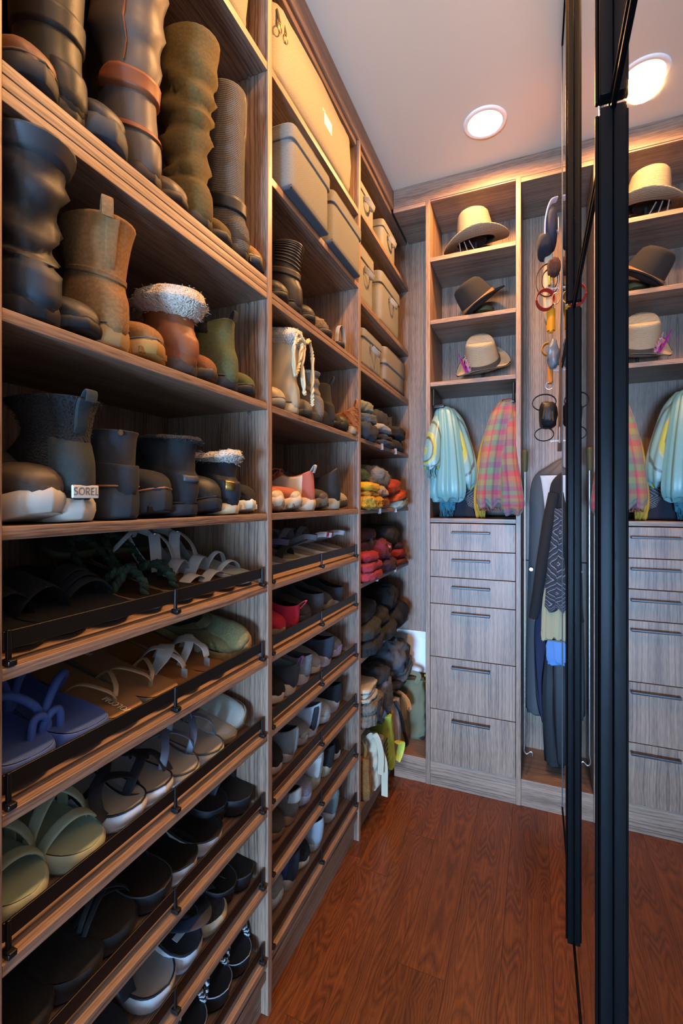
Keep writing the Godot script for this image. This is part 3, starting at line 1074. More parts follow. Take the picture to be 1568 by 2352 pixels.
func winter_boots() -> void:
	var y := 1.1815
	var o: Dictionary
	var t: Node3D
	var wht := mt("rubber", "a3a196")
	for k in 2:
		o = boot(1 - 2 * k, mt("fur", "15191c") if k == 1 else mt("suede", "4a4136"), wht, .172, {"wt": .052, "fr": .13, "bk": -.008, "th": .034, "tt": .034, "arch": 0.0, "bulge": .003, "W": .096, "spring": .014, "patches": [[.22, .42, PI - 1.1, PI + 1.1, .002, mt("suede", "26302f"), "heel_panel"], [.01, .20, PI - .22, PI + .22, .003, mt("suede", "1d2728"), "heel_strip"]] if k == 1 else [[.55, .98, -2.3, 2.3, .003, mt("leather", "3d3833"), "toe_guard"]], "loops": [[.0, PI, .016, .018, mt("fabric", "25302f"), .006]]})
		if k == 0: one(o, y, -.412, true, "grey-brown winter boot with thick white sole, toe out", .0, 0, .05, "boot")
		else:
			t = one(o, y, -.464, false, "black fleece winter boot with white sole, heel out", .002, 0, 0, "boot")
			var pts := []
			for i in 900:
				var tt := rng.randf_range(.0, .26)
				var th := rng.randf_range(-2.6, 2.6)
				var p := surf(o, tt, th)
				pts.append([p, (p - surf(o, tt, th + PI)).normalized()])
			add_fuzz(pts, .008, .0007, mt("fur", "1b2023"), t)
			var pl := MB.new()
			pl.box(Vector3(0, .042, -.004), Vector3(.040, .018, .005), 1, .001)
			put(pl, "heel_label", mt("rubber", "b9b6aa"), t, true)
			lettering("SOREL", .0105, mt("plain", "55585a"), t, Transform3D(Basis(Vector3.UP, PI), Vector3(0, .0422, -.0067)))
	for k in 2:
		o = boot(1 - 2 * k, mt("suede", "22262a"), mt("rubber", "2c3135"), .138, {"wt": .042, "bk": .002, "fr": .108, "th": .052, "tt": .040, "arch": .018, "welt": mt("rubber", "8a5f45"), "tread": mt("rubber", "101214"), "patches": [[.0, .19, .8, 1.9, .0015, mt("knit", "0f1316"), "elastic_gore"], [.0, .19, -1.9, -.8, .0015, mt("knit", "0f1316"), "elastic_gore"]]})
		if k == 0:
			t = one(o, y, -.548, false, "black suede platform chelsea boot with silver stud, heel out", .002, 0, 0, "boot")
			var st := MB.new()
			var p := surf(o, .05, 2.75, .001)
			st.tube([p, p + Vector3(0, 0, -.003)], .0045, 14)
			put(st, "stud", mt("metal", "d8dde0"), t)
		else: one(o, y, -.622, true, "black platform chelsea boot, toe out with tan welt", .004, 0, 0, "boot")
	for k in 2:
		o = boot(1 - 2 * k, mt("suede", "191e22"), mt("rubber", "23282c"), .142, {"wt": .048, "bk": -.004, "fr": .118, "th": .026, "tt": .026, "arch": 0.0, "W": .098, "toe": .054, "welt": mt("rubber", "1a1e22"), "patches": [[.16, .42, PI - 1.2, PI + 1.2, .002, mt("suede", "15191d"), "heel_panel"], [.29, .35, PI - .55, PI + .35, .004, mt("leather", "3a3f44"), "heel_label"]], "cuff": [.0, .05, .006, mt("fur", "1e2022"), 2]})
		if k == 0: one(o, y, -.688, false, "black sheepskin boot with grey heel label, heel out", .003, 0, 0, "boot")
		else:
			o.upper = mt("leather", "2a2f30")
			one(o, y, -.762, true, "black sheepskin boot, rounded toe out", .004, 0, 0, "boot")
	for k in 2:
		o = boot(1 - 2 * k, mt("suede", "14181d"), mt("rubber", "b8a988"), .130, {"wt": .042, "bk": .0, "fr": .112, "th": .024, "tt": .022, "arch": 0.0, "dip": .010, "tread": mt("rubber", "c9c2ac"), "patches": [[.2, .42, PI - 1.5, PI + 1.5, .002, mt("leather", "1b2026"), "heel_panel"], [.25, .38, PI - .75, PI - .25, .004, mt("metal", "a98a4a"), "gold_emblem"]], "cuff": [.0, .13, .010, mt("fur", "c4c0b2"), 2]})
		if k == 0: one(o, y, -.825, false, "black moccasin boot with cream fleece and gold heel emblem", .004, 0, 0, "boot")
		else:
			o.erase("cuff")
			o.patches = [[.55, .92, -1.1, 1.1, .003, mt("suede", "191d22"), "moccasin_apron"]]
			o.sole = mt("rubber", "c3cbb8")
			one(o, y, -.892, true, "black moccasin boot, toe out with pale notched sole", .006, 0, 0, "boot")

func sandals() -> void:
	var sl := TILT
	var fr := .018
	var o: Dictionary
	var t: Node3D
	var blk := mt("foam", "15181b")
	var blr := mt("rubber", "1a1d20")
	# first slanted shelf
	var y := 1.012
	o = sandal(1, mt("foam", "191c1c"), mt("foam", "4a4a22"), {"W": .092, "straps": [[.50, -1, .50, 1, .040, .085, .0035, mt("knit", "171a1b"), "wide_strap"]]})
	one(o, y, -.410, true, "black slide with olive sole edge, leftmost on highest slanted shelf", fr, sl)
	o = sandal(-1, mt("foam", "14171a"), mt("foam", "1a1f1c"), {"W": .10, "straps": [[.50, -1, .50, 1, .042, .09, .0035, mt("knit", "15181a"), "wide_strap"]]})
	one(o, y, -.466, true, "black slide with wide knit strap beside the olive-edged slide", fr, sl)
	o = sandal(1, mt("foam", "1a1d22"), mt("foam", "22262c"), {"W": .096, "sq": .3, "straps": [[.36 + 0.0, -1, .40, 1, .040, .018, .004, mt("fabric", "1a2024"), "ribbed_strap"], [.44, -1, .47, 1, .042, .018, .004, mt("fabric", "1c2226"), "ribbed_strap"], [.52, -1, .54, 1, .040, .018, .004, mt("fabric", "1a2024"), "ribbed_strap"], [.59, -1, .61, 1, .035, .018, .004, mt("fabric", "1c2226"), "ribbed_strap"]]})
	t = one(o, y, -.545, true, "black slide with four ribbed straps and square toe", fr, sl)
	for k in 2:
		o = sandal(1 - 2 * k, mt("leather", "2c211b"), mt("rubber", "5a6266"), {"W": .088, "welt": mt("leather", "8a6a4a")})
		t = one(o, y, [-.628, -.706][k], true, ["dark green braided rope sandal beside the ribbed black slide", "dark green braided rope sandal beside the white buckled sandal"][k], fr, sl)
		var g1 := mt("knit", "20352b")
		var g2 := mt("knit", "2b4436")
		for q in [[[-1, -.004, .56], [-.6, .026, .62], [0, .034, .66], [.6, .028, .60], [1, -.004, .52]], [[-1, -.004, .70], [-.5, .02, .68], [.1, .034, .64], [.1, .02, .80], [.05, -.002, .84]], [[1, -.002, .45], [.9, .03, .25], [.4, .05, .10], [-.4, .05, .10], [-.9, .03, .25], [-1, -.002, .45]]]:
			var ctl := []
			for p in q:
				var c := top_at(o, p[2], p[0] * o.side)
				ctl.append(Vector3(c.x, c.y + p[1], p[2] * o.L))
			add_rope(ctl, .0075, .022, g1, g2, t, "braid_strand")
	o = sandal(1, mt("foam", "2b3026"), mt("foam", "38402e"), {"th": .016, "tt": .014, "free": thong(mt("rubber", "b9c0be"), .010, .004)})
	t = shoe(o, "olive flip-flop with white straps lying sideways behind the green sandals", "shoe")
	t.transform = Transform3D(Basis(Vector3.BACK, -sl) * Basis(Vector3.UP, PI) * Basis(Vector3.BACK, .3), Vector3(-.815, y + .235 * tan(sl) + .055, -.56))
	for k in 2:
		var wl := mt("leather", "b9bdbb")
		o = sandal(1 - 2 * k, mt("leather", "6b3d1c"), mt("leather", "8a5a30"), {"W": .086, "th": .014, "tt": .012, "straps": [[.72, -1, .66, 1, .022, .024, .002, wl, "toe_strap"], [.56, -1, .48, 1, .044, .026, .002, wl, "instep_strap"]]})
		o.free = [[[[-1, -.002, .46], [-.8, .05, .36], [0, .075, .30], [.8, .05, .34], [1, -.002, .46]], .024, .002, wl, "cross_strap"], ankle_loop(wl, .060, .020)]
		t = one(o, y, [-.770, -.838][k], true, ["white strappy sandal with brown footbed and buckle, nearer one", "white strappy sandal with brown footbed, beside the white slide"][k], fr, sl)
		var b := MB.new()
		b.tube([Vector3(.0, .0875, .078), Vector3(.0, .0905, .078)], .006, 12)
		put(b, "buckle", mt("metal", "c4c4c0"), t)
	o = sandal(1, mt("leather", "a9b3b0"), mt("leather", "c3c8c4"), {"W": .082, "sq": .3, "straps": [[.66, -1, .66, 1, .026, .014, .0025, mt("leather", "c3c8c6"), "strap"], [.50, -1, .50, 1, .036, .014, .0025, mt("leather", "c3c8c6"), "strap"]]})
	one(o, y, -.905, true, "white slim slide with two thin straps, beside the divider", fr, sl)
	# second slanted shelf
	y = .839
	for k in 2:
		var blu := mt("foam", "3a5698")
		o = sandal(1 - 2 * k, blu, mt("foam", "4460a2"), {"W": .094, "L": .265, "th": .034, "tt": .032, "sq": .45, "cup": .006})
		o.free = [[[[-1, -.004, .44], [-.8, .035, .52], [0, .055, .62], [.7, .035, .70], [1, -.004, .74]], .010, .0062, blu, "strap"], [[[1, -.004, .46], [.8, .040, .44], [0, .062, .40], [-.8, .045, .30], [-1, -.004, .22]], .010, .0062, blu, "strap"], [[[.45, -.004, .84], [.5, .022, .81], [.75, .026, .78], [.98, .012, .78], [1, -.004, .80]], .010, .0055, blu, "toe_loop"]]
		one(o, y, [-.408, -.492][k], true, ["blue foam slide with looping straps, leftmost", "blue foam slide with looping straps, beside tan flip-flops"][k], fr - .004, sl)
	for k in 2:
		var tanb := mt("foam", "8a6a48")
		o = sandal(1 - 2 * k, tanb, mt("foam", "6a6456"), {"W": .094, "L": .26, "th": .022, "tt": .020, "sq": .35, "cup": .001, "free": thong(mt("leather", "a08464"), .0085, .0032)})
		t = one(o, y, [-.568, -.650][k], true, ["tan flip-flop with thin straps beside the blue slide", "tan flip-flop with thin straps beside the white-strapped sandal"][k], fr, sl)
		var c := top_at(o, [.90, .16][k])
		lettering("VOLCOM", .011, mt("plain", "d8cdb8"), t, Transform3D(Basis(Vector3.UP, PI * .5) * Basis(Vector3.RIGHT, -PI / 2), c + Vector3(0, .0032, -.01)))
	for k in 2:
		var wl := mt("leather", "b4b6b0")
		o = sandal(1 - 2 * k, mt("leather", "8d6238"), mt("leather", "9a7044"), {"W": .088, "L": .26, "th": .014, "tt": .012})
		o.free = [[[[-1, -.002, .60], [-.4, .036, .62], [.5, .040, .52], [1, -.002, .42]], .030 if k == 0 else .034, .0022, wl, "strap"], [[[1, -.002, .64], [.4, .036, .62], [-.5, .040, .50], [-1, -.002, .42]], .018, .0022, wl, "strap"], [[[.1, -.004, .86], [.1, .020, .84], [.0, .034, .72], [-.1, .038, .62]], .015, .0022, wl, "toe_strap"]]
		one(o, y, [-.724, -.800][k], true, ["tan leather sandal with wide white crossed straps, nearer one", "tan leather sandal with white straps, beside the cork shoes"][k], fr, sl)
	for k in 2:
		o = sneaker(1 - 2 * k, mt("suede", "6b6a48"), mt("suede", "9a7f4e"), mt("fabric", "2a2a24"), null, {"name": "espadrille", "W": .086, "th": .036, "tt": .026, "hc": .024, "ht": .030, "toe": .026, "thr": .52, "spring": .004, "patches": [[.55, 1.0, -2.0, 2.0, .002, mt("suede", "77764e"), "toe_panel"]]})
		t = shoe(o, ["olive suede espadrille with cork wedge sole, toe out", "olive suede espadrille lying on its side against the divider"][k], "shoe")
		if k == 0: stand(t, o, y, -.872, true, fr + .014, sl)
		else:
			t.transform = Transform3D(Basis(Vector3.BACK, -sl) * Basis(Vector3.UP, PI / 2 - .05) * Basis(Vector3.BACK, .62), Vector3(-.85, y + .268 * tan(sl) + .022, -.912))
	# third slanted shelf
	y = .661
	for k in 2:
		var mint := mt("foam", "98a78f")
		o = sandal(1 - 2 * k, mt("foam", "8fa088"), mt("foam", "a3ad94"), {"W": .092, "L": .26, "th": .030, "tt": .028, "bulge": .003, "cup": .006})
		o.straps = [[.70, -1, .74, 1, .036, .020, .0048, mint, "strap"], [.40, -1, .66, 1, .056, .019, .0048, mint, "strap"], [.60, -1, .48, 1, .052, .019, .0048, mint, "strap"], [.34, -1, .40, 1, .058, .019, .0048, mint, "strap"]]
		one(o, y, [-.408, -.496][k], true, ["pale green foam sandal with four rounded straps, leftmost", "pale green foam sandal with rounded straps beside navy sandal"][k], fr, sl)
	for k in 2:
		var nv := mt("rubber", "20252b")
		o = sandal(1 - 2 * k, mt("foam", "8f9290"), mt("foam", "c3c9cc"), {"W": .094, "L": .255, "th": .040, "tt": .030, "bulge": .004, "spring": .016, "welt": nv, "cup": .006})
		o.free = [[[[-1.02, -.002, .88], [-1.0, .012, .74], [-.75, .030, .66], [0, .040, .60], [.8, .040, .46], [1.02, .03, .30], [.8, .058, .1], [0, .066, .0], [-.8, .058, .12], [-1.0, .03, .32], [-1, -.002, .50]], .020, .0028, nv, "sling_strap"], [[[1, -.002, .78], [.6, .026, .74], [-.3, .038, .66], [-1, .004, .58]], .018, .0026, nv, "cross_strap"]]
		t = one(o, y, [-.562, -.640][k], true, ["black and white sport sandal, nearer one beside the green foam sandal", "black and white sport sandal, beside the lilac-grey strappy sandal"][k], fr, sl)
		t.rotate_object_local(Vector3.UP, [.10, .0][k])
	for k in 2:
		var gy := mt("satin", "5a5e6c")
		o = sandal(1 - 2 * k, mt("foam", "9a9c98"), mt("foam", "b9bdba"), {"W": .092, "L": .25, "th": .034, "tt": .026, "bulge": .003, "welt": mt("rubber", "4a4e54"), "cup": .005})
		o.free = [[[[-1, -.002, .44], [-.7, .040, .54], [.1, .048, .62], [.7, .034, .74], [1, -.002, .82]], .015, .0022, gy, "strap"], [[[1, -.002, .44], [.7, .044, .52], [-.1, .050, .60], [-.7, .034, .72], [-1, -.002, .80]], .015, .0022, gy, "strap"], ankle_loop(gy, .062, .014), [[[.05, .046, .62], [.25, .066, .58], [.35, .050, .5], [.1, .044, .56]], .012, .0022, gy, "knot"]]
		t = one(o, y, [-.718, -.792][k], true, ["lilac-grey strappy sandal with lettered strap, nearer one", "lilac-grey strappy sandal, beside the white cloth shoes"][k], fr, sl)
		if k == 0: lettering("crocs", .010, mt("plain", "d5dade"), t, Transform3D(Basis(Vector3.UP, -PI / 2 - .2), Vector3(-.047, .062, .115)))
	for k in 2:
		o = sneaker(1 - 2 * k, mt("fabric", "a9aca2"), mt("fabric", "7d6a48"), mt("fabric", "45452f"), null, {"name": "espadrille", "W": .084, "th": .014, "tt": .013, "hc": .035, "ht": .026, "thr": .60, "dip": .004, "rough": .003, "toe": .022, "welt": mt("fabric", "8f8a78")})
		t = one(o, y, [-.862, -.912][k], true, ["crumpled white cloth espadrille with olive lining", "white cloth espadrille turned on edge against the divider"][k], fr + .014, sl)
		if k == 1:
			t.rotate_object_local(Vector3.BACK, .75)
			t.position.y += .022
	# fourth slanted shelf
	y = .483
	o = sandal(1, mt("foam", "131517"), mt("foam", "1a1d20"), {"W": .104, "th": .034, "tt": .034, "straps": [[.42, -1, .42, 1, .048, .085, .004, blk, "wide_strap"]]})
	one(o, y, -.412, true, "black foam clog sandal, leftmost on the fourth slanted shelf", fr, sl)
	o = sandal(-1, mt("foam", "14171a"), mt("foam", "1b1f23"), {"W": .104, "th": .034, "tt": .034, "straps": [[.34, -1, .34, 1, .048, .06, .004, blk, "wide_strap"]]})
	one(o, y, -.490, true, "black foam slide with wide toe, beside the strappy black sandal", fr, sl)
	o = sandal(1, mt("leather", "2b2724"), mt("rubber", "1d2226"), {"W": .098, "th": .040, "tt": .034, "bulge": .004})
	o.straps = [[.62, -1, .78, 1, .030, .009, .002, mt("leather", "23272b"), "thin_strap"], [.56, -1, .72, 1, .036, .009, .002, mt("leather", "23272b"), "thin_strap"], [.74, -1, .58, 1, .034, .009, .002, mt("leather", "23272b"), "thin_strap"], [.68, -1, .52, 1, .040, .009, .002, mt("leather", "23272b"), "thin_strap"]]
	one(o, y, -.562, true, "black platform sandal with four thin crossing straps", fr, sl)
	o = sandal(-1, mt("leather", "201d1b"), mt("rubber", "1c2024"), {"W": .092, "th": .044, "tt": .036, "bulge": .003, "welt": mt("rubber", "30363c")})
	o.free = [[[[1, -.004, .40], [1.05, .040, .34], [.9, .064, .44], [.3, .074, .56], [-.5, .070, .54], [-1.04, .05, .36], [-1, -.004, .34]], .014, .0024, mt("leather", "25292e"), "buckle_strap", true], ankle_loop(mt("leather", "1f2327"), .070, .012)]
	o.straps = [[.52, -1, .56, 1, .040, .030, .0024, mt("leather", "1d2023"), "strap"]]
	one(o, y, -.640, true, "black platform sandal with buckled ankle strap beside crossing-strap sandal", fr, sl)
	for k in 2:
		o = sandal(1 - 2 * k, mt("rubber", "17191a"), mt("foam", "b4b8ba"), {"W": .096, "L": .26, "th": .036, "tt": .032, "ridge": .0008, "cup": .012, "welt": mt("rubber", "17191b"), "straps": [[.30, -1, .30, 1, .052, .03, .004, blr, "ribbed_strap"], [.36, -1, .36, 1, .054, .03, .0052, blr, "ribbed_strap"], [.43, -1, .43, 1, .052, .03, .0052, blr, "ribbed_strap"], [.50, -1, .50, 1, .046, .03, .004, blr, "ribbed_strap"]]})
		one(o, y, [-.712, -.786][k], true, ["black ribbed slide on white ridged sole, nearer one", "black ribbed slide on white ridged sole, farther one"][k], fr, sl)
	for k in 2:
		o = sandal(1 - 2 * k, mt("leather", "2a2725"), mt("rubber", "1a1e22"), {"W": .088, "th": .046, "tt": .038, "bulge": .002, "welt": mt("rubber", "2e343a"), "straps": [[.58, -1, .58, 1, .040, .034, .003, mt("leather", "20262c"), "wide_strap"], [.36, -1, .36, 1, .05, .026, .003, mt("leather", "1b2025"), "wide_strap"]]})
		t = one(o, y, [-.852, -.908][k], true, ["black platform slide beside the ribbed slides", "black platform sandal with studded strap against the divider"][k], [.050, .022][k], sl)
		if k == 1:
			for e in [-.006, .006]:
				var b := MB.new()
				b.tube([Vector3(e, .077, .146), Vector3(e, .0805, .146)], .0022, 10)
				put(b, "stud", mt("metal", "d9b9a4"), t)
	# fifth slanted shelf
	y = .306
	o = sandal(1, mt("foam", "1f242c"), mt("foam", "1c2430"), {"W": .096, "th": .034, "tt": .028, "straps": [[.46, -1, .50, 1, .046, .05, .003, mt("rubber", "1b212b"), "wide_strap"]]})
	one(o, y, -.545, true, "navy foam sandal in the lower left under the fence", fr, sl)
	for k in 2:
		var nv := mt("rubber", "1f2733")
		o = sandal(1 - 2 * k, mt("foam", "8c8f8f") if k == 0 else mt("foam", "20262e"), mt("foam", "c2c8ca"), {"W": .098, "L": .26, "th": .040, "tt": .032, "bulge": .004, "welt": nv, "cup": .007})
		o.free = [[[[-1.0, -.002, .80], [-.9, .02, .66], [-.3, .045, .50], [.6, .05, .36], [1.02, .04, .22], [.8, .058, .08], [0, .064, .0], [-.8, .058, .08], [-1.0, .035, .28], [-1, -.002, .46]], .028, .0030, nv, "sling_strap"]]
		if k == 1: o.patches = []
		t = one(o, y, [-.652, -.724][k], k == 0, ["navy sport sandal with grey footbed and white sole, toe out", "navy sport sandal with white sole, heel out showing a label"][k], fr, sl)
		if k == 1:
			var lb := MB.new()
			lb.box(top_at(o, .16) + Vector3(0, .004, 0), Vector3(.034, .0012, .013), 1, .0004)
			put(lb, "size_label", mt("plain", "aab3b8"), t, true)
	o = sandal(1, mt("mesh", "23272d"), mt("foam", "a9aa98"), {"W": .098, "L": .25, "th": .032, "tt": .028, "bulge": .005, "straps": [[.60, -1, .66, 1, .028, .030, .003, mt("fabric", "252b33"), "toe_strap"], [.34, -1, .34, 1, .05, .026, .003, mt("fabric", "22272e"), "instep_strap"]]})
	one(o, y, -.806, true, "black sport sandal with dimpled footbed and pale sole", fr, sl)
	for k in 2:
		o = sandal(1 - 2 * k, mt("leather", "191715"), mt("rubber", "1b1d1f"), {"W": .086, "th": .042, "tt": .034, "welt": mt("rubber", "3b3936"), "straps": [[.46, -1, .46, 1, .046, .04, .003, mt("suede", "16181a"), "wide_strap"]]})
		t = one(o, y, [-.868, -.915][k], true, ["black wedge sandal with navy rope trim beside pale-soled sandal", "black wedge sandal with navy rope trim against the divider"][k], [.036, .024][k], sl)
		var ctl := []
		for p in [[-1, .0, .60], [-.5, .032, .64], [.2, .042, .60], [1, .03, .46], [1.0, .05, .25], [0, .07, .02], [-1.0, .05, .25]]:
			var c := top_at(o, p[2], p[0] * o.side)
			ctl.append(Vector3(c.x, c.y + p[1], p[2] * o.L))
		add_rope(ctl, .005, .016, mt("knit", "18222c"), mt("knit", "1f2b37"), t)
	# lowest slanted shelf
	y = .132
	for k in 3:
		o = sandal(1 - 2 * (k % 2), mt("leather", "1d1b19"), mt("rubber", "191b1d"), {"W": .088, "L": .25, "th": .044, "tt": .036, "welt": mt("foam", "8a9296"), "welt_r": .0012})
		t = one(o, y, [-.742, -.822, -.900][k], true, ["black footbed sandal with black-and-white rope loops, nearest of three", "black sandal with bunched black-and-white rope, middle of three", "black sandal with two black-and-white rope straps, against the divider"][k], fr, sl)
		for q in [[[-1, -.003, .66], [-.5, .026, .72], [.1, .036, .76], [.7, .026, .84], [1, -.003, .88]], [[1, -.003, .64], [.5, .030, .68], [-.2, .036, .74], [-.6, .024, .82], [-1, -.003, .86]], [[-1, -.003, .58], [-.3, .036, .64], [.5, .034, .68], [1, -.003, .74]], [[-1, -.003, .40], [-.9, .04, .22], [0, .055, .03], [.9, .04, .22], [1, -.003, .40]]]:
			var ctl := []
			for p in q:
				var c := top_at(o, p[2], p[0] * o.side)
				ctl.append(Vector3(c.x, c.y + p[1], p[2] * o.L))
			add_rope(ctl, .0058, .011, mt("knit", "b9bfc2"), mt("knit", "17191b"), t)

func middle_boots() -> void:
	var y := 1.711
	var o: Dictionary
	var t: Node3D
	var blk := mt("leather", "1e1b18")
	for k in 3:
		o = boot(1 - 2 * (k % 2), blk, mt("rubber", "191a1b"), .185, {"wt": .044, "bk": -.006, "fr": .112, "toe": .046, "welt": mt("rubber", "2a2825"), "patches": [[.19, .235, 0, TAU, .004, mt("leather", "2f2a22"), "ankle_strap"]]})
		t = one(o, y, [-1.045, -1.115, -1.205][k], k != 1, ["black quilted boot, toe out, nearest on the middle boot shelf", "black chevron-quilted boot with bronze ankle strap, heel out", "black quilted boot, toe out, beside the fluffy slippers"][k], .004, 0, 0, "boot")
		var qb := MB.new()
		for r in 9:
			for sg in [-1.0, 1.0]:
				var path := []
				for i in 13: path.append(surf(o, .004 + r * .019 + .022 * (1 - i / 12.0), PI + sg * 1.5 * i / 12.0 - (0.0 if k == 1 else PI), .0008))
				qb.tube(path, .0022, 5)
		put(qb, "quilting", mt("leather", "28241f"), t).set_meta("kind", "stuff")
	for k in 2:
		var gf := mt("fur", "7a6e62")
		o = sandal(1 - 2 * k, gf, mt("rubber", "2a2826"), {"name": "slipper", "W": .094, "L": .24, "th": .018, "tt": .018})
		t = shoe(o, ["grey fluffy slipper lying toe out beside the quilted boots", "grey fluffy slipper tipped over with its strap showing, at the divider"][k], "slipper")
		stand(t, o, y, [-1.315, -1.415][k], k == 0, .0)
		var pts := []
		put(rbox(Vector3(0, .038, .155), Vector3(.096, .062, .135), .8, 30, 18, .008, 60.0), "fluffy_band", gf, t)
		for i in 900:
			var d := Vector3(rng.randf_range(-1, 1), rng.randf_range(-.3, 1), rng.randf_range(-1, 1)).normalized()
			pts.append([Vector3(0, .038, .155) + Vector3(d.x * .046, d.y * .030, d.z * .066), d])
		add_fuzz(pts, .010, .0009, gf, t)
		if k == 1:
			var lp := MB.new()
			var path := []
			for i in 11: path.append(Vector3(.032 * cos(PI * i / 10.0), .012 + .060 * sin(PI * i / 10.0), .012))
			lp.band(path, [Vector3.BACK], .014, .003)
			put(lp, "heel_strap", mt("fabric", "8a8378"), t)
	# shelf below: winter boots
	y = 1.4395
	for k in 2:
		var crm := mt("leather", "9c9072")
		o = boot(1 - 2 * k, crm, mt("rubber", "8a8474") if k == 0 else mt("rubber", "a79a78"), .215, {"wt": .046, "bk": -.004, "fr": .118, "welt": mt("rubber", "4a4e50"), "cuff": [.0, .09, .010, mt("fur", "c9c6b8"), 2]})
		t = one(o, y, [-1.03, -1.10][k], k == 0, ["cream winter boot with white fur cuff, toe out, beside the first divider", "cream winter boot with rope laces tied in a bow, heel out"][k], .004, 0, 0, "boot")
		if k == 1:
			for q in [[[.05, .17, -.02], [.035, .20, -.02], [.0, .185, -.024], [-.03, .20, -.02], [-.05, .16, -.02], [-.045, .08, -.022], [-.05, .03, -.02]], [[.02, .19, -.02], [.055, .16, -.02], [.05, .09, -.02], [.03, .12, -.02], [.015, .18, -.022]], [[0, .185, -.022], [.01, .12, -.02], [.0, .05, -.022]]]:
				var ctl := []
				for p in q: ctl.append(Vector3(p[0], p[1], p[2]))
				add_rope(ctl, .0055, .012, mt("knit", "c2b48e"), mt("knit", "b3a37c"), t, "rope_lace")
	for k in 2:
		var gs := mt("suede", "6e675a")
		o = boot(1 - 2 * k, gs, mt("rubber", "38382f"), .145, {"wt": .044, "bk": .004, "fr": .112, "wr": [.006, 3, .3], "lean": .25, "patches": [[.0, .10, 0, TAU, .004, mt("knit", "75796a"), "knit_cuff"]]})
		one(o, y, [-1.185, -1.255][k], k == 0, ["grey suede boot with ribbed knit cuff, toe out", "grey slouchy suede boot with ribbed knit cuff, heel out"][k], .004, 0, [.0, .12][k], "boot")
	for k in 2:
		o = boot(1 - 2 * k, mt("suede", "1e1d1a"), mt("rubber", "24241f"), .135, {"wt": .034, "bk": .012, "fr": .10, "arch": .02, "th": .05, "loops": [[.0, PI, .028, .010, mt("fabric", "23262b"), .014]]})
		one(o, y, [-1.335, -1.395][k], k == 1, ["slim black ankle boot with raised pull tab, heel out", "slim black ankle boot, toe out beside the knit-collared moccasin"][k], .004, 0, 0, "boot")
	o = sneaker(1, mt("leather", "2e3324"), mt("rubber", "1f211c"), mt("fur", "4a4432"), null, {"name": "moccasin", "W": .086, "patches": [[.0, .26, 0, TAU, .005, mt("chunky", "a89a74"), "knit_collar"]]})
	one(o, y, -1.455, true, "dark green moccasin with cream knitted collar, toe out", .0)
	o = sneaker(-1, mt("suede", "8a4f22"), mt("rubber", "8a8064"), mt("fur", "a5804e"), null, {"name": "moccasin", "W": .08, "rough": .002, "hc": .075, "loops": [[.0, PI, .03, .018, mt("leather", "a8622a"), .006]]})
	t = one(o, y, -1.518, false, "orange-tan fringed moccasin with heel loop, against the second divider", -.004)
	var pts := []
	for i in 160:
		var p := surf(o, rng.randf_range(.02, .3), rng.randf_range(1.8, 4.4))
		pts.append([p, Vector3(0, -.3, -1)])
	add_fuzz(pts, .02, .0016, mt("suede", "a05f2a"), t, "fringe")

func hikers() -> void:
	var y := 1.1815
	var o: Dictionary
	var cor := mt("fabric", "9b5646")
	for k in 3:
		o = sneaker(1 - 2 * (k % 2), cor, mt("rubber", "b5a68c"), mt("fabric", "4a3a34"), mt("fabric", "9a5040"), {"name": "hiking_shoe", "W": .095, "th": .038, "tt": .028, "hc": .085, "ht": .085, "thr": .40, "spring": .016, "bulge": .004, "tread": mt("rubber", "6a5a48"), "patches": [[.02, .30, .9, 2.3, .003, mt("leather", "b9b4a4"), "side_panel"], [.02, .30, -2.3, -.9, .003, mt("leather", "b9b4a4"), "side_panel"], [.30, .62, PI - 1.3, PI + 1.3, .003, mt("rubber", "c0ae90"), "heel_cup"], [.78, 1.0, -2.0, 2.0, .002, mt("leather", "b8a88c"), "toe_cap"]], "loops": [[.0, PI, .022, .012, mt("fabric", "b0aa98"), .012]]})
		one(o, y, [-1.012, -1.095, -1.185][k], k != 2, ["coral hiking shoe, toe out, beside the first divider", "coral and cream hiking shoe with red laces, toe out", "coral and cream hiking shoe, heel out with pull loop"][k], .0, 0, [.0, .12, -.1][k])
	for k in 2:
		o = sneaker(1 - 2 * k, mt("suede", "3f3c36") if k == 0 else mt("leather", "1d2023"), mt("rubber", "5a574c") if k == 0 else mt("rubber", "8a8676"), mt("fabric", "1a1a1a"), mt("fabric", "2a2826"), {"name": "hiking_shoe", "W": .094, "th": .036, "tt": .028, "hc": .085 + .02 * k, "ht": .08, "spring": .014, "tread": mt("rubber", "2c2a26"), "patches": [[.30, .60, PI - 1.2, PI + 1.2, .003, mt("leather", "2a2d30"), "heel_cup"], [.8, 1.0, -2, 2, .002, mt("rubber", "4a4740"), "toe_cap"]]})
		one(o, y, [-1.285, -1.375][k], k == 0, ["grey-brown hiking shoe, toe out", "black hiking boot with grey sole, heel out"][k], .0)
	o = sneaker(1, mt("mesh", "8a8474"), mt("rubber", "3a3a34"), mt("fabric", "2a2a2a"), mt("fabric", "7a766a"), {"name": "hiking_shoe", "hc": .06})
	one(o, y, -1.468, true, "grey mesh walking shoe, toe out, beside the second divider", .01)

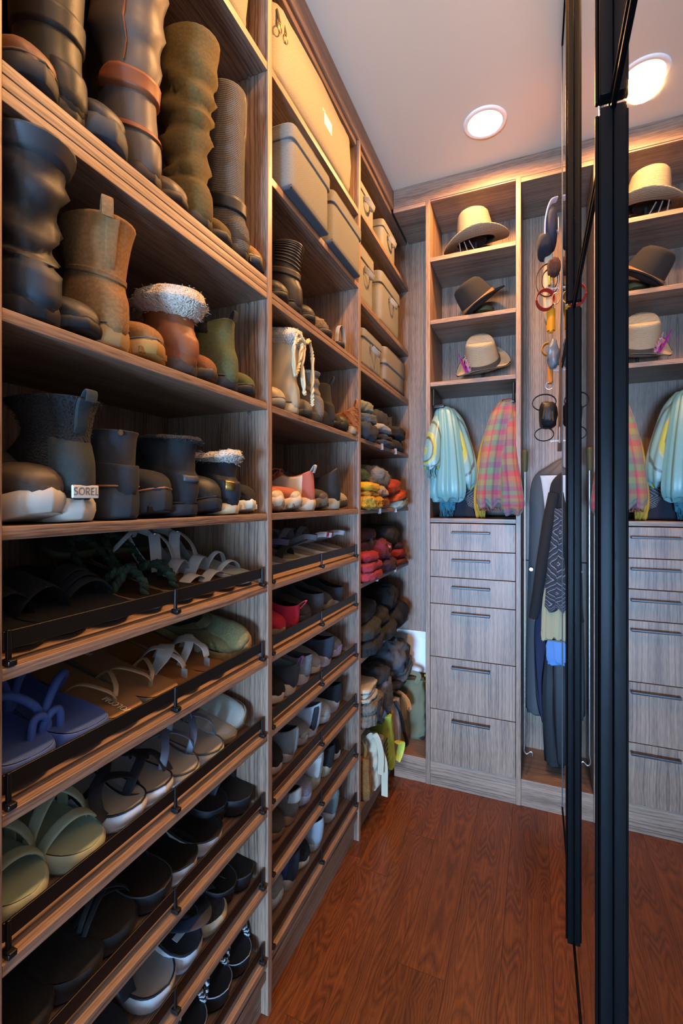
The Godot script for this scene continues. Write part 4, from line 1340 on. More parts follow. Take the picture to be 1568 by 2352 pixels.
func sneakers() -> void:
	var sl := TILT
	var o: Dictionary
	var t: Node3D
	var blk := mt("fabric", "17181a")
	var wsl := mt("rubber", "c3c2b8")
	var y := 1.012
	# first row: strapped sport sandals
	var sp := [["8f9296", "b4b7b8", "pale grey sport sandal, nearest on its slanted shelf"], ["343750", "7f858c", "navy sport sandal with hook straps"], ["23262a", "8a8674", "black sport sandal with beige footbed"], ["5a5d60", "a8a89a", "grey and black sport sandal"], ["b2b4b8", "b9bab6", "white sport sandal with red stitching"], ["9a9ca0", "a9aaa8", "pale grey sport sandal beside the second divider"]]
	for k in 6:
		var m := mt("fabric", sp[k][0])
		o = sandal(1 - 2 * (k % 2), mt("foam", "7d7a6e") if k != 1 else mt("foam", "5a6068"), mt("foam", sp[k][1]), {"W": .086, "th": .026, "tt": .022})
		o.straps = [[.74, -1, .70, 1, .030, .024, .003, m, "toe_strap"], [.54, -1, .54, 1, .046, .024, .003, m, "instep_strap"]]
		o.free = [ankle_loop(m, .052, .016)]
		t = one(o, y, [-1.012, -1.088, -1.175, -1.262, -1.372, -1.480][k], k % 2 == 0 and k != 4, sp[k][2], .034, sl)
		if k == 4:
			for e in [-.018, .0, .018]:
				var b := MB.new()
				b.box(Vector3(e, .083, .006), Vector3(.003, .014, .004), 1, .0005)
				b.box(Vector3(e + .007, .083, .006), Vector3(.003, .014, .004), 1, .0005)
				put(b, "red_stitching", mt("plain", "a01c22"), t, true)
	# second row
	y = .839
	var rows2 := [
		["4b4a44", "8d836a", "mesh", true, "grey melange knit shoe with ribbed toe, nearest", .05], ["b0203a", "7c7a62", "fabric", true, "crimson sneaker, toe out", .045], ["b51f3c", "6b1224", "fabric", false, "crimson sneaker with pull loop, heel out", .055],
		["3b3c3a", "3a3a36", "mesh", true, "charcoal melange slip-on, toe out beside the crimson sneaker", .05], ["3d4043", "2c2c2a", "mesh", false, "charcoal melange slip-on, heel out", .06], ["3f4448", "6f6a58", "fabric", true, "dark grey low shoe with tan toe", .04], ["2b2f33", "8b8e90", "fabric", false, "dark grey open-back shoe beside the second divider", .05]]
	for k in 7:
		var r: Array = rows2[k]
		o = sneaker(1 - 2 * (k % 2), mt(r[2], r[0]), mt("rubber", r[1]), mt("fabric", "141414"), mt("fabric", "a01a30") if k == 1 else null, {"W": .084, "th": .022, "tt": .018, "hc": r[5], "ht": .055, "dip": .01})
		if k == 2: o.loops = [[.0, PI, .026, .010, mt("fabric", "c02a4a"), .018]]
		if k == 0: o.patches = [[.7, 1.0, -2.2, 2.2, .002, mt("chunky", "7c7564"), "ribbed_toe"]]
		if k == 5: o.patches = [[.84, 1.0, -2.2, 2.2, .002, mt("rubber", "8d8668"), "toe_cap"]]
		one(o, y, [-1.008, -1.085, -1.155, -1.238, -1.318, -1.398, -1.482][k], r[3], r[4], .034, sl)
	# third row
	y = .661
	o = sneaker(1, blk, wsl, blk, null, {"W": .084, "th": .028, "tt": .026})
	one(o, y, -1.005, false, "black slip-on with white sole, heel out, third sneaker shelf", .034, sl)
	o = sneaker(-1, blk, mt("rubber", "d0cbb8"), blk, null, {"W": .09, "th": .026, "tt": .024, "toe": .034})
	one(o, y, -1.080, true, "black slip-on with white sole, toe out, third sneaker shelf", .034, sl)
	o = sneaker(1, mt("mesh", "33383c"), mt("rubber", "c4bfa8"), mt("fabric", "8fa6a8"), null, {"W": .09, "th": .034, "tt": .026, "hc": .066, "loops": [[.0, PI, .030, .009, mt("fabric", "6a3560"), .006]]})
	one(o, y, -1.150, false, "black speckled knit sneaker with purple pull loop", .034, sl)
	o = sneaker(-1, mt("mesh", "7d8388"), mt("rubber", "b2b4b0"), mt("fabric", "5f6468"), mt("plain", "c8cccc"), {"W": .09, "th": .034, "tt": .026, "hc": .066, "rough": .003})
	one(o, y, -1.232, false, "pale grey sneaker wrapped in clear film, heel out", .034, sl)
	o = sneaker(1, mt("fabric", "8c8f90"), mt("rubber", "c0b79c"), mt("fabric", "5f6468"), mt("plain", "c8cccc"), {"W": .088})
	one(o, y, -1.312, true, "light grey sneaker with cream toe and trailing white lace", .036, sl)
	o = sneaker(-1, mt("fabric", "333a44"), mt("rubber", "a3a3a4"), blk, null, {"W": .088, "th": .036, "tt": .028, "hc": .075})
	one(o, y, -1.392, false, "slate sneaker with pale lilac sole, heel out", .034, sl)
	o = sneaker(1, mt("mesh", "85868c"), mt("rubber", "b3aebc"), blk, null, {"W": .088, "th": .030, "tt": .026, "patches": [[.86, 1.0, -2.2, 2.2, .003, mt("rubber", "a79cc0"), "toe_cap"]]})
	one(o, y, -1.478, true, "grey mesh sneaker with lilac toe cap, by the second divider", .034, sl)
	# fourth row
	y = .483
	o = sneaker(-1, blk, wsl, blk, null, {"W": .082, "th": .028, "tt": .026, "hc": .07})
	one(o, y, -1.004, false, "black canvas shoe with striped white sole, heel out", .034, sl)
	o = sneaker(1, mt("fabric", "131416"), mt("rubber", "bdb9a8"), blk, null, {"W": .09, "toe": .042})
	one(o, y, -1.070, true, "black rounded shoe with cream sole, toe out", .034, sl)
	for k in 2:
		o = sneaker(1 - 2 * k, mt("fabric", "75797a"), mt("rubber", "9ea09a"), mt("fabric", "3a3d40"), mt("fabric", "33373a") if k == 1 else null, {"W": .086, "th": .026, "tt": .024, "hc": .074, "thr": .42, "patches": [[.0, .3, PI - .16, PI + .16, .003, mt("fabric", "8a8e8e"), "heel_strip"]] if k == 0 else [[.82, 1.0, -2, 2, .002, mt("fabric", "8f8d80"), "toe_cap"]]})
		one(o, y, [-1.140, -1.222][k], k == 1, ["grey canvas sneaker, heel out with frayed seam", "grey canvas sneaker, toe out with dark laces"][k], .034, sl)
	o = sneaker(1, mt("leather", "a9b3bc"), mt("rubber", "aeb8c0"), mt("fabric", "8f979c"), null, {"W": .09, "th": .030, "tt": .026, "hc": .080, "patches": [[.02, .36, PI - .75, PI - .35, .003, mt("plain", "1d2126"), "heel_tab"]]})
	one(o, y, -1.290, false, "white leather sneaker with black heel tab", .034, sl)
	o = sneaker(-1, mt("mesh", "adb5b8"), mt("rubber", "b9bfc2"), mt("fabric", "8f979c"), null, {"W": .088})
	one(o, y, -1.372, true, "white mesh sneaker, toe out beside the white leather sneaker", .030, sl)
	o = sneaker(1, mt("fabric", "171c22"), mt("foam", "b4babb"), blk, null, {"W": .094, "th": .044, "tt": .032, "bulge": .004, "hc": .07})
	one(o, y, -1.462, false, "black running shoe with thick white cushioned sole, heel out", .034, sl)
	# fifth row
	y = .306
	o = sneaker(1, mt("mesh", "6f646a"), mt("rubber", "39404c"), blk, null, {"W": .088})
	one(o, y, -1.004, true, "mauve mesh sneaker, toe out, beside the first divider", .030, sl)
	o = sneaker(-1, mt("mesh", "4f4334"), mt("rubber", "8a6f52"), mt("fabric", "2a2420"), mt("fabric", "40362a"), {"W": .09})
	one(o, y, -1.078, true, "brown mesh sneaker, toe out", .034, sl)
	o = sneaker(1, mt("suede", "6e6458"), mt("rubber", "92775c"), mt("fabric", "17181a"), null, {"W": .092, "hc": .082, "ht": .06, "patches": [[.0, .16, PI - .9, PI + .9, .004, mt("leather", "aaaea8"), "heel_collar"]]})
	one(o, y, -1.150, false, "taupe sneaker with white heel collar, heel out", .034, sl)
	o = sneaker(-1, mt("mesh", "8a8b98"), mt("rubber", "a0a3ae"), blk, null, {"W": .09, "th": .034, "tt": .030})
	one(o, y, -1.232, true, "lavender-grey knit sneaker, toe out", .028, sl)
	o = sneaker(1, mt("mesh", "a6aaa2"), mt("foam", "a8a690"), mt("fabric", "6f7470"), null, {"W": .096, "th": .044, "tt": .034, "bulge": .005, "hc": .085, "patches": [[.25, .6, PI - 1.4, PI + 1.4, .003, mt("rubber", "8c927e"), "heel_cup"], [.05, .25, PI - 1.2, PI - .2, .002, mt("leather", "b5b8b4"), "side_panel"]]})
	one(o, y, -1.312, false, "chunky pale running shoe with sage heel cup, heel out", .034, sl)
	o = sneaker(-1, mt("mesh", "1c1e21"), mt("rubber", "b9b49f"), blk, null, {"W": .088, "th": .036, "tt": .028, "hc": .075})
	one(o, y, -1.396, false, "black knit sneaker with white sole, heel out, fifth shelf", .034, sl)
	o = sneaker(1, blk, mt("rubber", "c6c3b6"), blk, mt("fabric", "54544e"), {"W": .09, "tt": .026, "toe": .034})
	one(o, y, -1.482, true, "black skate shoe with white sole, toe out by the second divider", .040, sl)
	# sixth row
	y = .132
	o = sneaker(-1, mt("leather", "3a2b22"), mt("rubber", "b4b09c"), blk, null, {"W": .08, "th": .04, "tt": .03})
	one(o, y, -.997, false, "dark brown sneaker with white sole, lowest shelf by the divider", .034, sl)
	o = sneaker(1, mt("mesh", "6f726c"), mt("foam", "b8b9ae"), blk, null, {"W": .1, "th": .046, "tt": .040, "ridge": .0018, "bulge": .004, "spring": .014, "patches": [[.72, 1.0, -2.2, 2.2, .002, mt("mesh", "85877c"), "toe_panel"]]})
	one(o, y, -1.066, true, "grey knit sneaker with thick grooved white sole", .030, sl)
	o = sneaker(-1, mt("fabric", "1b2430"), mt("rubber", "b0ad9c"), mt("fabric", "3f4a50"), null, {"W": .088, "hc": .085, "th": .03, "patches": [[.02, .5, PI - 1.25, PI - .85, .003, mt("fabric", "2c3a66"), "blue_stripe"]]})
	one(o, y, -1.146, false, "navy canvas sneaker with blue side stripe, heel out", .034, sl)
	o = sneaker(1, blk, mt("rubber", "bdb594"), blk, null, {"W": .09})
	one(o, y, -1.224, true, "black sneaker with cream sole, toe out, lowest shelf", .030, sl)
	o = sneaker(-1, mt("fabric", "9ba4aa"), mt("rubber", "a6adb0"), mt("fabric", "7d8488"), null, {"W": .092, "hc": .085, "th": .024, "tt": .02, "lean": .2})
	one(o, y, -1.302, false, "white canvas high sneaker, heel out", .030, sl)
	o = sneaker(1, mt("mesh", "6e706c"), mt("rubber", "77776c"), blk, null, {"W": .086})
	one(o, y, -1.362, true, "plain grey sneaker, toe out behind the white canvas one", .050, sl)
	o = sneaker(-1, mt("fabric", "6d7a78"), mt("foam", "a9aca6"), mt("fabric", "2a3034"), null, {"W": .094, "th": .036, "tt": .03, "bulge": .004, "hc": .08, "patches": [[.0, .4, PI - 1.3, PI + 1.3, .002, mt("fabric", "63716f"), "heel_panel"], [.3, .55, PI - 1.5, PI + 1.5, .003, mt("leather", "8b9593"), "heel_cup"]]})
	one(o, y, -1.432, false, "sage running shoe with white layered sole, heel out", .034, sl)
	o = sneaker(1, mt("fabric", "63716b"), mt("foam", "9aa39a"), mt("fabric", "2a3034"), null, {"W": .092, "th": .03, "tt": .026})
	t = one(o, y, -1.515, true, "sage running shoe leaning upright against the second divider", .05, sl)
	t.rotate_object_local(Vector3.BACK, 1.15)
	t.position += Vector3(0, .05, .028)

# ---------- boxes, knitwear, bags, hats, scarves, clothes ----------
func rbox(c: Vector3, s: Vector3, e: float, n := 28, m := 14, amp := 0.0, fr := 30.0) -> MB:      # a soft-edged block
	var mb := MB.new()
	var rows := []
	for i in m + 1:
		var la := -PI / 2 + PI * clampf(i / float(m), .002, .998)
		var r := PackedVector3Array()
		for j in n:
			var lo := TAU * j / n
			var cl := pow(absf(cos(la)), e)
			var p := Vector3(signf(cos(lo)) * pow(absf(cos(lo)), e) * cl * s.x, signf(sin(la)) * pow(absf(sin(la)), e) * s.y, signf(sin(lo)) * pow(absf(sin(lo)), e) * cl * s.z) * .5
			if amp > 0:
				var q := p + c
				p += p.normalized() * (noise.get_noise_3d(q.x * fr, q.y * fr, q.z * fr) * amp + noise.get_noise_3d(q.x * fr * 3, q.y * fr * 3 + 5, q.z * fr * 3) * amp * .4)
			r.append(c + p)
		rows.append(r)
	mb.grid(rows, true, true, true, 2.0, 2.0)
	return mb

func storage_box(label: String, x: float, y: float, z: float, s: Vector3, m: Material, handle := true, two := false) -> void:
	var t := thing("storage_box", label, "box", "")
	t.position = Vector3(x, y, z)
	put(rbox(Vector3(0, s.y * .5 - .002, 0), Vector3(s.x * .985, s.y - .006, s.z * .985), .16, 40, 20), "body", m, t)
	var dk := mt("bin", "4a4c50")
	bx("base_edge", Vector3(0, .008, 0), Vector3(s.x * .97, .014, s.z * .97), dk, t, 1, .004)
	var lh := s.y * (.5 if two else .24)
	put(rbox(Vector3(0, s.y - lh * .5, 0), Vector3(s.x * 1.02, lh, s.z * 1.02), .13, 40, 20), "lid", m, t)
	var pip := MB.new()
	var path := []
	for k in 25:
		var a := TAU * k / 24.0
		path.append(Vector3(signf(cos(a)) * pow(absf(cos(a)), .16) * s.x * .503, s.y - .004, signf(sin(a)) * pow(absf(sin(a)), .16) * s.z * .503))
	pip.tube(path, .0028, 6)
	put(pip, "piping", m, t)
	if handle:
		var h := MB.new()
		var p2 := []
		for i in 13:
			var a := PI * i / 12.0
			p2.append(Vector3(s.x * .5 + .006 + .020 * sin(a), s.y * .62 - .022 * sin(a), -.032 * cos(a)))
		h.band(p2, [Vector3(.35, 1, 0)], .020, .003)
		put(h, "handle", m, t)
		for e in [-1, 1]: bx("rivet", Vector3(s.x * .5 + .004, s.y * .62, e * .032), Vector3(.005, .024, .010), mt("bin", "6b665c"), t)

func boxes() -> void:
	var g := mt("bin", "73736a")
	var g2 := mt("bin", "7f7f78")
	storage_box("large grey fabric box with lid, nearest on the upper middle shelf", -.685, 1.985, -1.135, Vector3(.26, .165, .235), g, false)
	storage_box("large grey fabric box with lid, behind the nearest one on that shelf", -.690, 1.985, -1.405, Vector3(.26, .162, .250), g, false)
	storage_box("grey lidded box at the top of the far unit, beside its divider", -.72, 2.262, -1.67, Vector3(.26, .115, .18), g2)
	storage_box("grey lidded box at the top of the far unit, at the corner", -.725, 2.262, -1.965, Vector3(.27, .13, .20), g2)
	storage_box("tall grey box with a strap handle, nearer on the far unit", -.72, 1.943, -1.67, Vector3(.26, .205, .16), g2)
	storage_box("tall grey box with a strap handle, at the corner of the far unit", -.72, 1.943, -1.97, Vector3(.27, .215, .29), g2)
	storage_box("low grey lidded box with a wide handle above the navy hats", -.72, 1.709, -1.725, Vector3(.27, .14, .23), g2)
	storage_box("taupe flecked lidded box in the corner above the navy hats", -.715, 1.709, -2.035, Vector3(.27, .15, .33), mt("bin", "7f7c78"), false, true)
	# soft zipped storage bags right at the top
	for k in 2:
		var bg := mt("bin", "85806e")
		var t := thing("storage_bag", ["large beige zipped fabric bag with a label window, top middle shelf", "beige fabric bag at the top above the tall boots"][k], "storage bag")
		t.position = Vector3([-.715, -.72][k], 2.2470 - .005 * k, [-1.25, -.72][k])
		var s: Vector3 = [Vector3(.27, .214, .53), Vector3(.27, .20, .36)][k]
		put(rbox(Vector3(0, s.y * .5, 0), s, .24, 48, 24, .012, 9.0), "body", bg, t)
		var pp := MB.new()
		var path := []
		for i in 31:
			var a := TAU * i / 30.0
			path.append(Vector3(signf(cos(a)) * pow(absf(cos(a)), .3) * s.x * .47, s.y * .80 + .004 * sin(a * 5), signf(sin(a)) * pow(absf(sin(a)), .3) * s.z * .48))
		pp.tube(path, .003, 6)
		put(pp, "zip_edge", mt("bin", "8b7c58"), t)
		if k == 0:
			bx("label_window", Vector3(s.x * .5 - .002, .098, -.035), Vector3(.006, .050, .075), mt("satin", "b3a684"), t, 1, .001)
			bx("card", Vector3(s.x * .5 + .0015, .098, -.035), Vector3(.003, .034, .052), mt("satin", "d8d3c6"), t, 1, .001)
			for e in [.245, .215]:
				var zb := MB.new()
				zb.tube([Vector3(s.x * .46, s.y * .83, e), Vector3(s.x * .49, s.y * .66, e)], .003, 6)
				var rp := []
				for i in 13: rp.append(Vector3(s.x * .49, s.y * .60 + .012 * cos(TAU * i / 12.0), e + .008 * sin(TAU * i / 12.0)))
				zb.tube(rp, .0016, 5)
				put(zb, "zip_pull", mt("metal", "a8874e"), t)

# a soft knitted heap: one or more rounded folds lying on each other
func knit(called: String, label: String, cat: String, kind: String, hex: String, y: float, x: float, h: float, z: float, s: Vector3, folds := 1, roll := 0.0, fuzz := 0, amp := .008) -> Node3D:
	var t := thing(called, label, cat)
	t.position = Vector3(x, y + h, z)
	t.rotation.x = roll
	var m := mt(kind, hex)
	for k in folds:
		var th := s.y / folds
		var off := Vector3((k % 2) * -.006, th * (k + .5), 0)
		var mb := rbox(off, Vector3(s.x, th * 1.22, s.z * (1.06 - .05 * k)), .55 if folds > 1 else .66, 40, 26, amp * 1.5, 21.0)
		put(mb, "fold" if folds > 1 else "body", m, t)
	if fuzz > 0:
		var pts := []
		for i in fuzz:
			var d := Vector3(rng.randf_range(-1, 1), rng.randf_range(-.4, 1), rng.randf_range(-1, 1)).normalized()
			pts.append([Vector3(d.x * s.x, d.y * s.y, d.z * s.z) * .47 + Vector3(0, s.y * .5, 0), d])
		add_fuzz(pts, .016, .0005, m, t)
	return t
func knitwear() -> void:
	var y := 1.438
	knit("beanie", "grey-green rolled knit on top, left on the navy hats shelf", "hat", "knit", "66706a", y, -.665, .105, -1.70, Vector3(.16, .05, .15), 1, .1)
	knit("mittens", "blue-grey fluffy mittens under the grey-green knit", "mittens", "fur", "4c5a66", y, -.655, .062, -1.70, Vector3(.17, .045, .17), 1, .12, 300)
	var t := knit("beanie", "dark denim-blue beanie with small tan tab", "hat", "fabric", "232a33", y, -.655, 0, -1.685, Vector3(.18, .07, .19))
	bx("tab", Vector3(.082, .052, -.02), Vector3(.004, .012, .022), mt("leather", "a0703a"), t)
	t = knit("cap", "navy cap with a small gold emblem, behind the acrylic divider", "hat", "fabric", "262933", y, -.67, .075, -1.905, Vector3(.17, .075, .17))
	bx("emblem", Vector3(.075, .052, -.028), Vector3(.004, .014, .012), mt("metal", "b08a3e"), t)
	knit("mittens", "pale grey fleece mittens on the navy hats shelf", "mittens", "suede", "8f959e", y, -.645, .052, -1.88, Vector3(.15, .036, .19))
	knit("beanie", "dark ribbed beanie lying under the pale grey mittens", "hat", "knit", "2b2b31", y, -.64, 0, -1.90, Vector3(.15, .05, .17), 2)
	knit("scarf", "black rolled scarf at the corner end of the navy hats shelf", "scarf", "fabric", "15171b", y, -.645, .052, -2.10, Vector3(.16, .058, .18))
	knit("beanie", "dark grey beanie under the black rolled scarf", "hat", "knit", "26282c", y, -.65, 0, -2.10, Vector3(.15, .052, .17))
	y = 1.178
	knit("mittens", "green fluffy mittens above the yellow knits", "mittens", "fur", "2c4a38", y, -.67, .098, -1.68, Vector3(.15, .055, .15), 1, 0.0, 300)
	knit("fur_hat", "big grey fluffy hat on top of the yellow and orange knits", "hat", "fur", "767b7c", y, -.67, .085, -1.885, Vector3(.18, .085, .20), 1, -.1, 700)
	knit("scarf", "bright yellow folded scarf above the yellow gloves", "scarf", "suede", "c99a16", y, -.64, .068, -1.70, Vector3(.16, .034, .18))
	knit("gloves", "yellow leather-look gloves under the yellow scarf", "gloves", "suede", "b9831a", y, -.645, .042, -1.70, Vector3(.15, .03, .17), 1, 0, 0, .012)
	t = knit("beanie", "mustard chunky-knit beanie at the left of its shelf", "hat", "chunky", "b18a22", y, -.635, 0, -1.70, Vector3(.17, .05, .20), 1, 0, 0, .012)
	var nub := MB.new()
	for i in 90:
		var d := Vector3(rng.randf_range(-.2, 1), rng.randf_range(-.6, .8), rng.randf_range(-1, 1)).normalized()
		var c := Vector3(d.x * .082, .026 + d.y * .024, d.z * .098)
		var ring := []
		for k in 7: ring.append(c + Vector3(.002, .007 * cos(TAU * k / 6.0), .007 * sin(TAU * k / 6.0)))
		nub.tube(ring, .0032, 5)
	put(nub, "loops", mt("chunky", "c09a2c"), t).set_meta("kind", "stuff")
	knit("gloves", "beige knitted gloves between yellow and orange knits", "gloves", "knit", "8f8274", y, -.635, .045, -1.845, Vector3(.13, .045, .10), 1, 0, 0, .012)
	knit("beanie", "brown ribbed beanie rolled into a ball", "hat", "knit", "74421f", y, -.63, 0, -1.868, Vector3(.12, .05, .115))
	knit("scarf", "rust-red rolled scarf above the orange one", "scarf", "suede", "96300f", y, -.645, .062, -2.02, Vector3(.16, .058, .18), 1, .15)
	knit("scarf", "orange folded scarf above the pale mint knit", "scarf", "suede", "b9480f", y, -.635, .036, -2.09, Vector3(.16, .038, .22), 1, .15)
	knit("beanie", "pale mint knit at the corner end of the yellow and orange shelf", "hat", "suede", "a9b3a0", y, -.635, 0, -2.11, Vector3(.16, .045, .20), 1, .1)
	y = .911
	knit("sweater", "dark maroon folded sweater, top left of the burgundy shelf", "sweater", "suede", "35121f", y, -.69, .095, -1.75, Vector3(.18, .09, .26), 2)
	t = knit("beanie", "burgundy curly beanie with a round pink badge", "hat", "fur", "6a1c36", y, -.645, .055, -1.865, Vector3(.16, .075, .17), 1, 0, 700, .012)
	var bd := MB.new()
	bd.tube([Vector3(.068, .055, -.025), Vector3(.076, .058, -.025)], .012, 18)
	put(bd, "badge", mt("satin", "c07a80"), t)
	knit("beanie", "black round beanie at the back of the burgundy shelf", "hat", "fabric", "121214", y, -.67, .095, -2.05, Vector3(.17, .085, .20))
	knit("gloves", "dark purple gloves above the red roll", "gloves", "suede", "2c1426", y, -.64, .075, -2.11, Vector3(.13, .028, .13))
	knit("scarf", "bright red rolled scarf at the corner of the burgundy shelf", "scarf", "suede", "8a1a14", y, -.635, .032, -2.11, Vector3(.14, .048, .16))
	knit("beanie", "rust folded knit under the red roll", "hat", "suede", "6e2a1e", y, -.63, 0, -2.12, Vector3(.14, .034, .17))
	knit("scarf", "scarlet folded scarf, left on the burgundy shelf", "scarf", "suede", "8e1826", y, -.64, .070, -1.69, Vector3(.16, .034, .17))
	knit("sweater", "rose-red sweater in two rolled folds", "sweater", "knit", "7d2430", y, -.635, 0, -1.69, Vector3(.17, .07, .19), 2)
	knit("beanie", "plum folded beanie beneath the curly burgundy one", "hat", "suede", "34182e", y, -.63, 0, -1.895, Vector3(.16, .055, .19))
	y = .639
	for q in [["black dome-shaped knit cap behind the farther acrylic divider", .09, -2.03, .17, .09, .19, -.665, "fur", "101214"], ["black long knit mittens at the corner of the black shelf", .0, -2.10, .16, .085, .24, -.635, "fabric", "14181c"], ["black rolled knit in the middle of its shelf, lowest", .0, -1.90, .17, .055, .16, -.63, "knit", "1d1f1f"],
		["charcoal ribbed beanie standing behind the lowest black roll", .056, -1.885, .15, .06, .13, -.65, "knit", "1f2122"], ["dark olive-black beanie at the left end of the black shelf", .055, -1.70, .17, .05, .19, -.64, "knit", "23241e"], ["black ribbed scarf at the left, under the olive-black beanie", .0, -1.70, .18, .055, .20, -.635, "chunky", "17191a"], ["soft black knit at the top left of the black shelf", .105, -1.72, .16, .06, .24, -.67, "fur", "0f1012"]]:
		knit("beanie", q[0], "hat", q[7], q[8], y, q[6], q[1], q[2], Vector3(q[3], q[4], q[5]), 1, .1)
	y = .382
	knit("scarf", "cream scarf with black stripes, left on the grey mohair shelf", "scarf", "knit", "a59f8c", y, -.64, .085, -1.67, Vector3(.16, .055, .15), 3)
	t = knit("scarf", "black-and-white boucle scarf under the striped cream one", "scarf", "chunky", "6a665c", y, -.63, 0, -1.69, Vector3(.18, .085, .19), 2, 0, 500, .010)
	for e in [-.04, .035]:
		var st := MB.new()
		var path := []
		for i in 9: path.append(Vector3(.094 + .004 * sin(i), .085 - .085 * i / 8.0, e + .02 * sin(i * .6)))
		st.tube(path, .006, 6)
		put(st, "black_stripe", mt("knit", "121314"), t)
	t = thing("mohair_scarf", "long grey mohair scarf hanging over the shelf edge", "scarf")
	t.position = Vector3(-.61, y, -1.845)
	put(rbox(Vector3(0, .02, 0), Vector3(.12, .20, .15), .75, 30, 20, .016, 22.0), "body", mt("fur", "62676e"), t)
	put(rbox(Vector3(-.02, .115, .01), Vector3(.14, .07, .16), .75, 30, 18, .012, 22.0), "fold", mt("fur", "2b3138"), t)
	var pts := []
	for i in 1600:
		var d := Vector3(rng.randf_range(-.3, 1), rng.randf_range(-1, 1), rng.randf_range(-1, 1)).normalized()
		pts.append([Vector3(d.x * .058, .02 + d.y * .095, d.z * .072), d])
	add_fuzz(pts, .022, .0005, mt("fur", "6f757c"), t)
	knit("sweater", "grey wool sweater bundled at the top near the access plate", "sweater", "suede", "4c5054", y, -.625, .075, -2.06, Vector3(.18, .10, .20), 1, .2, 200, .016)
	knit("sweater", "light grey folded wool beside the access plate", "sweater", "suede", "6b6b68", y, -.62, .03, -2.11, Vector3(.17, .055, .21), 2, .15)
	knit("beanie", "dark knit lying under the light grey wool", "hat", "knit", "25272a", y, -.625, 0, -2.04, Vector3(.16, .035, .18))

func bag(called: String, label: String, m: Material, x: float, z: float, s: Vector3, lean: float, yaw := 0.0, top := .75, amp := .006) -> Node3D:
	var t := thing(called, label, "bag")
	t.transform = Transform3D(Basis(Vector3.UP, yaw) * Basis(Vector3.RIGHT, lean), Vector3(x, .1055 + absf(sin(lean)) * s.z * .5, z))
	var mb := MB.new()
	var rows := []
	for i in 17:
		var f := i / 16.0
		var w := s.x * lerpf(1.0, .94, f) * (1.0 if f > .06 else .93)
		var d := s.z * (lerpf(1.0, top, f) + .25 * sin(PI * f)) * (1.0 if f > .06 else .9)
		var r := PackedVector3Array()
		for j in 32:
			var a := TAU * j / 32
			var p := Vector3(signf(cos(a)) * pow(absf(cos(a)), .35) * w * .5, f * s.y, signf(sin(a)) * pow(absf(sin(a)), .45) * d * .5)
			p += Vector3(1, .3, 1) * noise.get_noise_3d(p.x * 22 + x * 90, p.y * 16, p.z * 22 + z * 50) * amp
			r.append(p)
		rows.append(r)
	mb.grid(rows, true, true, true)
	put(mb, "body", m, t)
	return t
func strap_on(t: Node3D, pts: Array, w: float, m: Material, called := "handle", side := Vector3.RIGHT) -> void:
	var ctl := []
	for p in pts: ctl.append(Vector3(p[0], p[1], p[2]))
	var mb := MB.new()
	mb.band(spline(ctl, 8), [side], w, .004)
	put(mb, called, m, t)
